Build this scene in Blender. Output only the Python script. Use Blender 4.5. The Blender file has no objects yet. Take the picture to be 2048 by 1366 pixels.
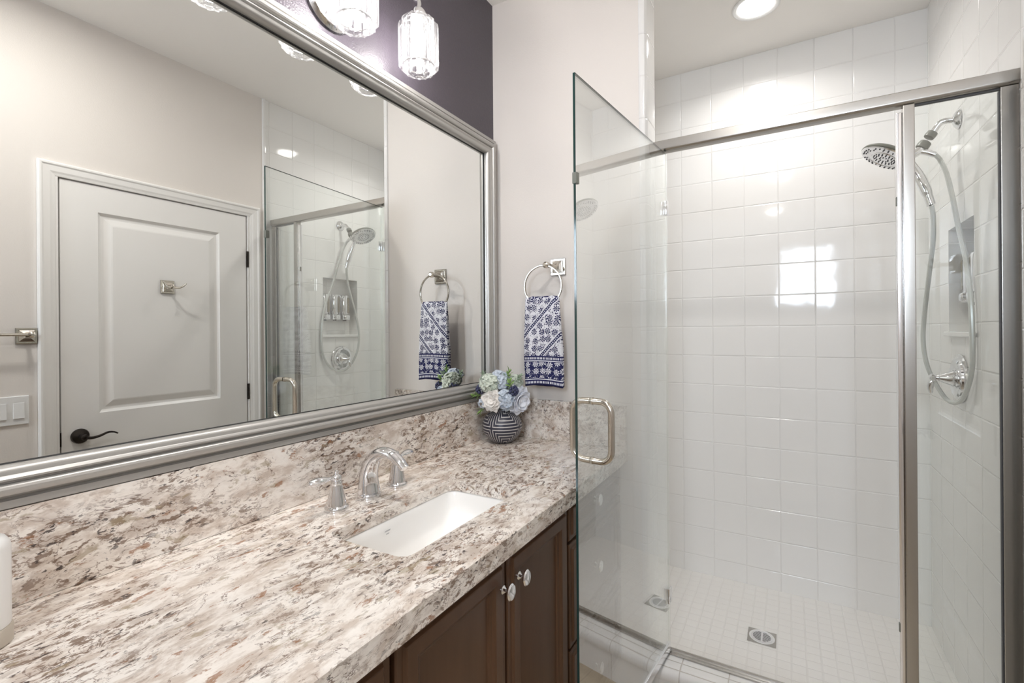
import bpy, bmesh, math, random
from mathutils import Vector, Matrix
random.seed(7)
sc = bpy.context.scene
COL = sc.collection
PI = math.pi

# ------------------------------------------------------------------ camera
F_PX, PSI, ROLL, CY = 952.02, 0.52718, 0.00767, 662.47
CAM = Vector((1.1012, 0.0, 1.333))
_R = Vector((math.cos(PSI), math.sin(PSI), 0)); _F = Vector((-math.sin(PSI), math.cos(PSI), 0)); _U = Vector((0, 0, 1))
_r = math.cos(ROLL) * _R - math.sin(ROLL) * _U
_u = math.sin(ROLL) * _R + math.cos(ROLL) * _U
cd = bpy.data.cameras.new('camera'); cam = bpy.data.objects.new('camera', cd); COL.objects.link(cam)
cd.sensor_width = 36.0; cd.lens = F_PX / 2048 * 36.0
cd.shift_y = (CY - 683.0) / 2048.0
cd.clip_start = 0.01; cd.clip_end = 60
M = Matrix((( _r.x, _u.x, -_F.x, CAM.x), (_r.y, _u.y, -_F.y, CAM.y), (_r.z, _u.z, -_F.z, CAM.z), (0, 0, 0, 1)))
cam.matrix_world = M
sc.camera = cam

# ------------------------------------------------------------------ room numbers
W = 1.636          # right wall
YE = 1.747         # towel wall
YB = 2.738         # shower back wall
YN = -1.65         # wall behind the camera
H = 2.743
YH = 1.79          # shower header plane
SF = 0.016         # shower floor height
CT = 0.895         # counter top height

# ------------------------------------------------------------------ world, lights, exposure
w = bpy.data.worlds.new('world'); sc.world = w; w.use_nodes = True
bg = w.node_tree.nodes['Background']; bg.inputs['Color'].default_value = (0.62, 0.78, 1.0, 1); bg.inputs['Strength'].default_value = 3.0
sc.view_settings.view_transform = 'Standard'; sc.view_settings.look = 'None'
sc.view_settings.gamma = 1.0; sc.view_settings.use_curve_mapping = False
sc.view_settings.exposure = 0.60
cy = sc.cycles
cy.max_bounces = 14; cy.diffuse_bounces = 6; cy.glossy_bounces = 7; cy.transmission_bounces = 8; cy.transparent_max_bounces = 28
cy.caustics_reflective = False; cy.caustics_refractive = False
cy.sample_clamp_indirect = 6.0; cy.blur_glossy = 0.3
cy.use_denoising = True

def light(name, kind, loc, power, color=(1, 1, 1), size=0.1, rot=None, sizey=None, spread=None):
    d = bpy.data.lights.new(name, kind); d.energy = power; d.color = color
    if kind == 'AREA':
        d.size = size
        if sizey: d.shape = 'RECTANGLE'; d.size_y = sizey
        else: d.shape = 'DISK'
        if spread: d.spread = spread
    else:
        d.shadow_soft_size = size
    o = bpy.data.objects.new(name, d); o.location = loc
    if rot: o.rotation_euler = rot
    COL.objects.link(o); return o
# downlights (lens built later at the same spots): one in the shower ceiling, two unseen ones added to light the room
DOWN = [(0.985, 2.335), (1.02, 0.55), (0.95, -0.95)]
light('shower_downlight_lamp', 'AREA', (DOWN[0][0], DOWN[0][1], H - 0.012), 3.4, (1.0, 0.97, 0.94), 0.13, spread=2.6)
for i in (1, 2):
    light('added_room_lamp', 'AREA', (DOWN[i][0], DOWN[i][1], H - 0.012), 6.5, (1.0, 0.965, 0.93), 0.13, spread=3.1)
# vanity bulbs
SH_Y = (0.630, 0.883, 1.136); SH_X = 0.112; SH_Z = 2.14
for y in SH_Y:
    light('vanity_bulb_lamp', 'POINT', (SH_X, y, SH_Z + 0.075), 14, (1.0, 0.965, 0.935), 0.022)
# daylight coming through the window behind the camera
light('window_daylight', 'AREA', (1.285, YN - 0.16, 1.99), 26, (0.78, 0.88, 1.0), 0.60, rot=(PI / 2, 0, 0), sizey=0.75)

# ------------------------------------------------------------------ material helpers
def nt(name):
    m = bpy.data.materials.new(name); m.use_nodes = True
    t = m.node_tree; b = t.nodes['Principled BSDF']
    return m, t, b
def simple(name, col, rough=0.5, metal=0.0, spec=None, coat=None, emit=None, es=0, bump=None, sheen=None):
    m, t, b = nt(name)
    b.inputs['Base Color'].default_value = (*col, 1); b.inputs['Roughness'].default_value = rough; b.inputs['Metallic'].default_value = metal
    if spec is not None: b.inputs['Specular IOR Level'].default_value = spec
    if coat is not None: b.inputs['Coat Weight'].default_value = coat; b.inputs['Coat Roughness'].default_value = 0.08
    if emit: b.inputs['Emission Color'].default_value = (*emit, 1); b.inputs['Emission Strength'].default_value = es
    # every material gets a touch of procedural variation
    tc = t.nodes.new('ShaderNodeTexCoord'); n = t.nodes.new('ShaderNodeTexNoise')
    sca, amt = bump if bump else (60, 0.00002)
    n.inputs['Scale'].default_value = sca; n.inputs['Detail'].default_value = 3
    t.links.new(tc.outputs['Object'], n.inputs['Vector'])
    bp = t.nodes.new('ShaderNodeBump'); bp.inputs['Distance'].default_value = amt; bp.inputs['Strength'].default_value = 1
    t.links.new(n.outputs['Fac'], bp.inputs['Height']); t.links.new(bp.outputs['Normal'], b.inputs['Normal'])
    return m
class N:
    """tiny node-graph builder"""
    def __init__(s, t): s.t = t
    def val(s, x, sock):
        if isinstance(x, bpy.types.NodeSocket): s.t.links.new(x, sock)
        elif isinstance(x, (tuple, list)):
            v = tuple(x)
            if len(sock.default_value) == 4 and len(v) == 3: v = (*v, 1)
            sock.default_value = v
        else: sock.default_value = x
    def m(s, op, a, b=0.0, c=0.0, clamp=False):
        n = s.t.nodes.new('ShaderNodeMath'); n.operation = op; n.use_clamp = clamp
        s.val(a, n.inputs[0]); s.val(b, n.inputs[1]); s.val(c, n.inputs[2]); return n.outputs[0]
    def vm(s, op, a, b=(0, 0, 0), out=0):
        n = s.t.nodes.new('ShaderNodeVectorMath'); n.operation = op
        s.val(a, n.inputs[0]); s.val(b, n.inputs[1]); return n.outputs[out]
    def obj(s): return s.t.nodes.new('ShaderNodeTexCoord').outputs['Object']
    def uv(s): return s.t.nodes.new('ShaderNodeTexCoord').outputs['UV']
    def sep(s, v):
        n = s.t.nodes.new('ShaderNodeSeparateXYZ'); s.val(v, n.inputs[0]); return n.outputs
    def comb(s, x, y, z):
        n = s.t.nodes.new('ShaderNodeCombineXYZ'); s.val(x, n.inputs[0]); s.val(y, n.inputs[1]); s.val(z, n.inputs[2]); return n.outputs[0]
    def map(s, v, loc=(0, 0, 0), rot=(0, 0, 0), scale=(1, 1, 1)):
        n = s.t.nodes.new('ShaderNodeMapping'); s.val(v, n.inputs[0]); s.val(loc, n.inputs[1]); s.val(rot, n.inputs[2]); s.val(scale, n.inputs[3]); return n.outputs[0]
    def noise(s, v, scale, detail=4, rough=0.55, dist=0.0, col=False):
        n = s.t.nodes.new('ShaderNodeTexNoise'); s.val(v, n.inputs['Vector']); n.inputs['Scale'].default_value = scale
        n.inputs['Detail'].default_value = detail; n.inputs['Roughness'].default_value = rough; n.inputs['Distortion'].default_value = dist
        return n.outputs['Color' if col else 'Fac']
    def vor(s, v, scale, feat='F1', out='Distance', rnd=1.0, dims='3D'):
        n = s.t.nodes.new('ShaderNodeTexVoronoi'); n.voronoi_dimensions = dims; n.feature = feat; s.val(v, n.inputs['Vector']); n.inputs['Scale'].default_value = scale
        n.inputs['Randomness'].default_value = rnd
        return n.outputs[out] if out else n.outputs
    def ss(s, x, lo, hi):
        n = s.t.nodes.new('ShaderNodeMapRange'); n.interpolation_type = 'SMOOTHSTEP'; s.val(x, n.inputs[0])
        s.val(lo, n.inputs[1]); s.val(hi, n.inputs[2]); n.inputs[3].default_value = 0; n.inputs[4].default_value = 1; return n.outputs[0]
    def mix(s, f, a, b):
        n = s.t.nodes.new('ShaderNodeMix'); n.data_type = 'RGBA'; s.val(f, n.inputs[0]); s.val(a, n.inputs[6]); s.val(b, n.inputs[7]); return n.outputs[2]
    def bump(s, h, dist=1.0, strength=1.0):
        n = s.t.nodes.new('ShaderNodeBump'); n.inputs['Strength'].default_value = strength; n.inputs['Distance'].default_value = dist; s.val(h, n.inputs['Height']); return n.outputs[0]
    def link(s, a, b): s.t.links.new(a, b)

def paint(name, col, rough=0.6, amt=0.00035, sca=260, spec=0.5):
    m, t, b = nt(name); g = N(t)
    p = g.obj(); h = g.noise(p, sca, 2, 0.5); h2 = g.noise(p, 1.6, 2, 0.5)
    b.inputs['Base Color'].default_value = (*col, 1)
    g.link(g.mix(g.m('MULTIPLY', h2, 0.06), (*col, 1), tuple(c * 0.85 for c in col)), b.inputs['Base Color'])
    b.inputs['Roughness'].default_value = rough; b.inputs['Specular IOR Level'].default_value = spec
    g.link(g.bump(h, amt), b.inputs['Normal']); return m

def tile(name, ax, per, off, col=(0.87, 0.862, 0.845), grout=(0.81, 0.80, 0.78), gw=0.0013, rough=0.06, wob=0.00022, tilt=0.0012):
    m, t, b = nt(name); g = N(t)
    s = g.sep(g.obj()); e = []; fl = []; fr = []
    for i in (0, 1):
        q = g.m('DIVIDE', g.m('SUBTRACT', s[ax[i]], off[i]), per[i])
        f = g.m('FRACT', q); fl.append(g.m('FLOOR', q)); fr.append(f)
        d = g.m('MULTIPLY', g.m('MINIMUM', f, g.m('SUBTRACT', 1.0, f)), per[i]); e.append(d)
    d = g.m('MINIMUM', e[0], e[1])
    tilemask = g.ss(d, gw * 0.55, gw * 1.15)
    edge = g.ss(d, gw * 0.6, gw * 0.6 + 0.0034)
    wn = t.nodes.new('ShaderNodeTexWhiteNoise'); wn.noise_dimensions = '2D'; g.link(g.comb(fl[0], fl[1], 0), wn.inputs['Vector'])
    r = g.sep(wn.outputs['Color'])
    ti = g.m('ADD', g.m('MULTIPLY', g.m('SUBTRACT', r[0], 0.5), g.m('MULTIPLY', fr[0], tilt * per[0] / 0.15)), g.m('MULTIPLY', g.m('SUBTRACT', r[1], 0.5), g.m('MULTIPLY', fr[1], tilt * per[1] / 0.15)))
    wv = g.m('MULTIPLY', g.noise(g.obj(), 9, 2, 0.5), wob * 2)
    h = g.m('ADD', g.m('ADD', g.m('MULTIPLY', edge, 0.0011), g.m('MULTIPLY', ti, tilemask)), wv)
    cc = g.mix(g.m('MULTIPLY', r[2], 0.5), col, tuple(c * 0.985 for c in col))
    g.link(g.mix(tilemask, grout, cc), b.inputs['Base Color'])
    g.link(g.m('SUBTRACT', 0.6, g.m('MULTIPLY', tilemask, 0.6 - rough)), b.inputs['Roughness'])
    g.link(g.bump(h), b.inputs['Normal']); return m

def granite(name, rot=(0.75, 0.25, 0.45)):
    m, t, b = nt(name); g = N(t)
    p = g.obj()
    warp = g.vm('SCALE', g.vm('SUBTRACT', g.noise(p, 9.0, 3, 0.5, col=True), (0.5, 0.5, 0.5))); warp.node.inputs['Scale'].default_value = 0.035
    q0 = g.vm('ADD', p, warp)
    q = g.map(q0, rot=rot, scale=(1.0, 0.45, 1.0))
    big = g.noise(p, 3.6, 2, 0.5)
    dens = g.ss(g.m('ADD', g.m('MULTIPLY', big, 0.55), g.m('MULTIPLY', g.noise(q, 13, 3, 0.55), 0.45)), 0.38, 0.56)
    # creamy ground, white islands and taupe washes
    base = g.mix(g.ss(g.noise(q, 34, 5, 0.66), 0.42, 0.62), (0.84, 0.785, 0.725), (0.60, 0.515, 0.445))
    base = g.mix(g.m('MULTIPLY', g.ss(g.noise(g.vm('ADD', q, (2, 8, 5)), 21, 3, 0.55), 0.50, 0.62), 0.65), base, (0.88, 0.84, 0.79))
    wash = g.ss(g.noise(g.vm('ADD', q, (6, 3, 1)), 27, 5, 0.68), 0.50, 0.60)
    base = g.mix(g.m('MULTIPLY', g.m('MULTIPLY', wash, dens), 0.6), base, (0.45, 0.375, 0.32))
    def ridge(sc_, det, wid, dist, seed):
        n = g.noise(g.vm('ADD', q, (seed, seed * 2, -seed)), sc_, det, 0.62, dist)
        return g.m('SUBTRACT', 1.0, g.ss(g.m('ABSOLUTE', g.m('SUBTRACT', n, 0.5)), wid * 0.25, wid))
    brk = g.ss(g.noise(q, 85, 3, 0.6), 0.42, 0.58)
    m1 = g.m('MULTIPLY', g.m('MULTIPLY', ridge(36, 5, 0.026, 0.5, 3.1), brk), g.m('ADD', 0.15, g.m('MULTIPLY', dens, 0.85)))
    m3 = g.m('MULTIPLY', ridge(15, 6, 0.010, 0.5, 1.3), g.m('ADD', 0.3, g.m('MULTIPLY', brk, 0.7)))
    c = g.mix(g.m('MULTIPLY', m1, 0.8), base, (0.20, 0.125, 0.085))
    c = g.mix(g.m('MULTIPLY', m3, 0.8), c, (0.13, 0.08, 0.06))
    # clustered crystals: brown, then nearly black
    f1 = g.m('MULTIPLY', g.ss(g.noise(g.vm('ADD', q, (1, 5, 3)), 72, 4, 0.66), 0.55, 0.60), dens)
    c = g.mix(g.m('MULTIPLY', f1, 0.9), c, (0.19, 0.125, 0.088))
    f2 = g.m('MULTIPLY', g.ss(g.noise(g.vm('ADD', q, (7, 2, 9)), 95, 4, 0.62), 0.60, 0.64), dens)
    c = g.mix(g.m('MULTIPLY', f2, 0.92), c, (0.055, 0.042, 0.040))
    ol = g.m('MULTIPLY', g.ss(g.noise(g.vm('ADD', q, (9, 4, 2)), 30, 5, 0.66), 0.60, 0.66), 0.6)
    c = g.mix(ol, c, (0.33, 0.26, 0.16))
    ru = g.m('MULTIPLY', g.ss(g.noise(g.vm('ADD', q, (4, 1, 6)), 30, 5, 0.72), 0.60, 0.66), 0.75)
    c = g.mix(ru, c, (0.30, 0.135, 0.06))
    g.link(c, b.inputs['Base Color'])
    b.inputs['Roughness'].default_value = 0.16
    g.link(g.bump(g.noise(p, 180, 2), 0.00004), b.inputs['Normal'])
    return m

def wood(name):
    m, t, b = nt(name); g = N(t)
    p = g.obj(); q = g.map(p, scale=(1, 1, 0.12))
    n = g.noise(q, 34, 5, 0.6, 0.4); bl = g.noise(p, 4, 3, 0.5)
    c = g.mix(n, (0.066, 0.030, 0.014), (0.125, 0.062, 0.031))
    c = g.mix(g.m('MULTIPLY', bl, 0.5), c, (0.082, 0.040, 0.021))
    g.link(c, b.inputs['Base Color']); b.inputs['Roughness'].default_value = 0.30
    b.inputs['Specular IOR Level'].default_value = 0.35
    g.link(g.bump(n, 0.00008), b.inputs['Normal']); return m

def thin_glass(name, f0=0.10, tint=(0.93, 0.965, 0.95), rough=0.0, gloss=(1, 1, 1), pw=5.0):
    """two-sided thin pane: Schlick mix of clear transmission and mirror reflection"""
    m = bpy.data.materials.new(name); m.use_nodes = True; t = m.node_tree; t.nodes.clear(); g = N(t)
    out = t.nodes.new('ShaderNodeOutputMaterial'); geo = t.nodes.new('ShaderNodeNewGeometry')
    tr = t.nodes.new('ShaderNodeBsdfTransparent'); tr.inputs[0].default_value = (*tint, 1)
    gl = t.nodes.new('ShaderNodeBsdfGlossy'); gl.inputs['Roughness'].default_value = rough; gl.inputs[0].default_value = (*gloss, 1)
    c = g.m('ABSOLUTE', g.vm('DOT_PRODUCT', geo.outputs['Incoming'], geo.outputs['Normal'], out=1))
    f = g.m('ADD', f0, g.m('MULTIPLY', 1 - f0, g.m('POWER', g.m('SUBTRACT', 1.0, c, clamp=True), pw)), clamp=True)
    mx = t.nodes.new('ShaderNodeMixShader'); g.link(f, mx.inputs[0]); g.link(tr.outputs[0], mx.inputs[1]); g.link(gl.outputs[0], mx.inputs[2])
    g.link(mx.outputs[0], out.inputs[0]); return m

def crystal_mat(name):
    m = bpy.data.materials.new(name); m.use_nodes = True; t = m.node_tree; t.nodes.clear(); g = N(t)
    out = t.nodes.new('ShaderNodeOutputMaterial'); geo = t.nodes.new('ShaderNodeNewGeometry')
    tr = t.nodes.new('ShaderNodeBsdfTransparent'); tr.inputs[0].default_value = (0.97, 0.97, 0.98, 1)
    gl = t.nodes.new('ShaderNodeBsdfGlossy'); gl.inputs['Roughness'].default_value = 0.08
    tl = t.nodes.new('ShaderNodeBsdfTranslucent'); tl.inputs[0].default_value = (1, 1, 1, 1)
    c = g.m('ABSOLUTE', g.vm('DOT_PRODUCT', geo.outputs['Incoming'], geo.outputs['Normal'], out=1))
    f = g.m('ADD', 0.08, g.m('MULTIPLY', 0.92, g.m('POWER', g.m('SUBTRACT', 1.0, c, clamp=True), 3.0)), clamp=True)
    streak = g.ss(g.noise(g.map(g.obj(), scale=(1, 1, 0.02)), 110, 2), 0.42, 0.62)
    m1 = t.nodes.new('ShaderNodeMixShader'); g.link(g.m('ADD', 0.008, g.m('MULTIPLY', streak, 0.07)), m1.inputs[0]); g.link(tr.outputs[0], m1.inputs[1]); g.link(tl.outputs[0], m1.inputs[2])
    mx = t.nodes.new('ShaderNodeMixShader'); g.link(f, mx.inputs[0]); g.link(m1.outputs[0], mx.inputs[1]); g.link(gl.outputs[0], mx.inputs[2])
    g.link(mx.outputs[0], out.inputs[0]); return m

def towel_mat():
    m, t, b = nt('towel_print'); g = N(t)
    s = g.sep(g.uv()); u, v = s[0], s[1]          # metres across / metres up from the hem
    p2 = g.comb(u, v, 0)
    def line(x, c, w): return g.m('SUBTRACT', 1.0, g.ss(g.m('ABSOLUTE', g.m('SUBTRACT', x, c)), w * 0.7, w))
    def flowers(scale, seed, petals, out='m'):
        pp = g.vm('ADD', p2, (seed, seed * 0.7, 0))
        n = t.nodes.new('ShaderNodeTexVoronoi'); n.voronoi_dimensions = '2D'; n.inputs['Scale'].default_value = scale; n.inputs['Randomness'].default_value = 0.45
        g.link(pp, n.inputs['Vector'])
        loc = g.vm('SUBTRACT', pp, n.outputs['Position'])
        l = g.sep(loc); r = g.m('MULTIPLY', g.vm('LENGTH', loc, out=1), scale); a = g.m('ARCTAN2', l[1], l[0])
        rot = g.m('MULTIPLY', g.sep(n.outputs['Color'])[0], 6.28)
        lobe = g.m('ABSOLUTE', g.m('COSINE', g.m('ADD', g.m('MULTIPLY', a, petals / 2), rot)))
        R = g.m('ADD', 0.22, g.m('MULTIPLY', lobe, 0.20))
        inside = g.m('LESS_THAN', r, R); gap = g.m('GREATER_THAN', lobe, 0.55)
        pet = g.m('MULTIPLY', g.m('MULTIPLY', inside, gap), g.m('GREATER_THAN', r, 0.15))
        ring = line(r, 0.07, 0.05)
        return g.m('MAXIMUM', pet, ring)
    fl = flowers(33, 0.013, 8); fl2 = fl
    twig = line(g.noise(p2, 42, 2, 0.5, 0.8), 0.5, 0.011)
    leaves = g.m('MULTIPLY', g.m('GREATER_THAN', g.noise(g.map(p2, rot=(0, 0, 0.8), scale=(1, 0.5, 1)), 210, 1), 0.60), g.ss(g.noise(p2, 38, 2), 0.44, 0.54))
    flor = g.m('MAXIMUM', g.m('MAXIMUM', fl, g.m('MULTIPLY', twig, 0.9)), g.m('MAXIMUM', leaves, g.m('MULTIPLY', fl2, 0.9)))
    # diagonal ribbons on the white field
    dg = g.m('SUBTRACT', v, g.m('MULTIPLY', u, 1.07))
    f = g.m('MULTIPLY', g.m('FRACT', g.m('DIVIDE', g.m('ADD', dg, 0.011), 0.158)), 0.158)
    band = line(f, 0.040, 0.0095)
    clear = line(f, 0.040, 0.017)
    dots = g.m('MULTIPLY', g.m('LESS_THAN', g.m('ABSOLUTE', g.m('SUBTRACT', f, 0.040)), 0.003), g.m('GREATER_THAN', g.m('SINE', g.m('MULTIPLY', g.m('ADD', u, v), 520)), 0.0))
    field = g.m('MAXIMUM', g.m('MULTIPLY', flor, g.m('SUBTRACT', 1.0, clear)), g.m('SUBTRACT', band, dots, clamp=True), clamp=True)
    # border: navy ground, white flowers, edged by dotted ribbons and white cords
    brd = g.m('LESS_THAN', v, 0.118)
    cords = g.m('MAXIMUM', line(v, 0.098, 0.0022), line(v, 0.025, 0.0022))
    rings = g.m('MULTIPLY', g.m('MAXIMUM', line(v, 0.108, 0.0048), line(v, 0.0125, 0.0052)), line(g.m('ABSOLUTE', g.m('SUBTRACT', g.m('FRACT', g.m('MULTIPLY', u, 72)), 0.5)), 0.28, 0.17))
    mid = g.m('MULTIPLY', g.m('LESS_THAN', g.m('ABSOLUTE', g.m('SUBTRACT', v, 0.062)), 0.032), g.m('MAXIMUM', fl, g.m('MULTIPLY', twig, 0.8)))
    bw = g.m('MAXIMUM', g.m('MAXIMUM', cords, rings), mid)
    navy = g.m('ADD', g.m('MULTIPLY', brd, g.m('SUBTRACT', 1.0, bw, clamp=True)), g.m('MULTIPLY', g.m('SUBTRACT', 1.0, brd), field), clamp=True)
    g.link(g.mix(navy, (0.84, 0.84, 0.90), (0.030, 0.032, 0.105)), b.inputs['Base Color'])
    b.inputs['Roughness'].default_value = 0.95; b.inputs['Specular IOR Level'].default_value = 0.15
    g.link(g.bump(g.m('ADD', g.noise(g.obj(), 900, 2), g.m('MULTIPLY', navy, -0.8)), 0.0006), b.inputs['Normal'])
    return m

def vase_mat():
    m, t, b = nt('vase_glaze'); g = N(t)
    s = g.sep(g.obj())
    a = g.m('ADD', g.m('ARCTAN2', s[1], s[0]), PI + 0.02)
    per = 2 * PI / 4
    fa = g.m('MULTIPLY', g.m('ABSOLUTE', g.m('SUBTRACT', g.m('FRACT', g.m('DIVIDE', a, per)), 0.5)), per * 0.080)
    du = g.m('SUBTRACT', per * 0.5 * 0.080, fa)
    dv = g.m('ABSOLUTE', g.m('SUBTRACT', s[2], 0.066))
    f = g.m('MINIMUM', g.m('ABSOLUTE', du), dv)
    k = g.m('FRACT', g.m('MULTIPLY', g.m('ADD', f, 0.0005), 1 / 0.0118))
    ln = g.m('MULTIPLY', g.m('SUBTRACT', 1.0, g.ss(g.m('ABSOLUTE', g.m('SUBTRACT', k, 0.55)), 0.12, 0.20)), g.m('GREATER_THAN', f, 0.003))
    g.link(g.mix(ln, (0.035, 0.036, 0.055), (0.50, 0.48, 0.47)), b.inputs['Base Color'])
    b.inputs['Roughness'].default_value = 0.35
    g.link(g.bump(ln, -0.0009), b.inputs['Normal']); return m

# ------------------------------------------------------------------ materials
M_wall = paint('wall_paint', (0.79, 0.745, 0.70), 0.62)
M_ceil = paint('ceiling_paint', (0.87, 0.845, 0.81), 0.8)
M_dark = paint('dark_plum_paint', (0.066, 0.056, 0.070), 0.36, 0.0011, 240)
M_trim = paint('white_trim_paint', (0.86, 0.845, 0.82), 0.35, 0.00005, 120)
ZR = 1.3494; TP = 0.155
M_tb = tile('tile_back', (0, 2), (TP, TP), (0.5934, ZR))
M_tr = tile('tile_right', (1, 2), (0.1595, TP), (1.7655, ZR))
M_tj = tile('tile_jamb', (1, 2), (0.3, TP), (1.90, ZR - 0.02))
M_tf = tile('tile_shower_floor', (0, 1), (0.0515, 0.0515), (0.02, 0.01), (0.83, 0.815, 0.79), (0.80, 0.785, 0.76), 0.0011, 0.35, 0.0001, 0.0)
M_tc = tile('tile_curb', (0, 1), (0.152, 0.0375), (0.005, 1.757), (0.84, 0.83, 0.81), (0.52, 0.48, 0.43), 0.0015, 0.10)
M_fl = tile('tile_floor', (0, 1), (0.45, 0.45), (0.1, 0.15), (0.52, 0.44, 0.33), (0.40, 0.35, 0.28), 0.0025, 0.35)
M_gr = granite('granite')
M_wood = wood('espresso_wood')
M_por = simple('porcelain', (0.86, 0.85, 0.83), 0.07)
M_chr = simple('chrome', (0.80, 0.80, 0.81), 0.06, 1.0)
M_nick = simple('polished_nickel', (0.60, 0.56, 0.50), 0.17, 1.0)
M_ring = simple('satin_nickel', (0.42, 0.39, 0.35), 0.16, 1.0)
M_satin = simple('satin_aluminium', (0.46, 0.44, 0.41), 0.27, 1.0)
M_bright = simple('bright_aluminium', (0.88, 0.88, 0.90), 0.12, 1.0)
M_frame = simple('silver_frame_paint', (0.44, 0.43, 0.41), 0.34, 0.6)
M_mirror = simple('mirror_silver', (0.93, 0.945, 0.93), 0.0, 1.0, bump=(1, 0.0))
M_glass = thin_glass('shower_glass', 0.05, (0.97, 0.985, 0.978), pw=2.2)
M_gedge = simple('glass_edge', (0.02, 0.05, 0.045), 0.1)
M_vinyl = thin_glass('clear_vinyl', 0.10, (0.97, 0.98, 0.97), 0.15)
M_cryst = crystal_mat('crystal')
M_bulb = simple('bulb_glow', (1, 1, 1), 0.3, emit=(1.0, 0.95, 0.88), es=14)
M_lens = simple('downlight_lens', (1, 1, 1), 0.3, emit=(1.0, 0.97, 0.93), es=9)
M_white = simple('white_plastic', (0.82, 0.82, 0.81), 0.30)
M_beige = simple('beige_plastic', (0.50, 0.45, 0.38), 0.45)
M_bronze = simple('dark_bronze', (0.035, 0.028, 0.024), 0.32, 0.7)
M_black = simple('black_shadow_gap', (0.01, 0.01, 0.01), 0.6)  # flat black that stands in for shade in gaps and hollows
M_grey = simple('grey_rubber', (0.16, 0.165, 0.14), 0.4)
M_nozzle = simple('nozzle_rubber', (0.05, 0.05, 0.055), 0.5)
M_hose = simple('hose_vinyl', (0.62, 0.63, 0.60), 0.22, 0.35)
M_smoke = simple('smoked_chamber', (0.30, 0.26, 0.19), 0.12)
M_towel = towel_mat(); M_vase = vase_mat()
M_petal = simple('white_petal', (0.86, 0.83, 0.79), 0.7)
M_petalb = simple('bluish_white_petal', (0.78, 0.80, 0.86), 0.7)
M_hyd = simple('pale_blue_petal', (0.58, 0.64, 0.72), 0.7)
M_hyg = simple('pale_green_petal', (0.64, 0.69, 0.60), 0.7)
M_berry = simple('navy_berry', (0.05, 0.055, 0.12), 0.35)
M_leaf = simple('spring_leaf', (0.25, 0.40, 0.12), 0.5)
M_leafd = simple('sage_leaf', (0.34, 0.43, 0.31), 0.6)
M_slat = simple('blind_slat', (0.85, 0.85, 0.85), 0.4)
M_logo = simple('grey_print', (0.45, 0.45, 0.46), 0.5)

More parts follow.
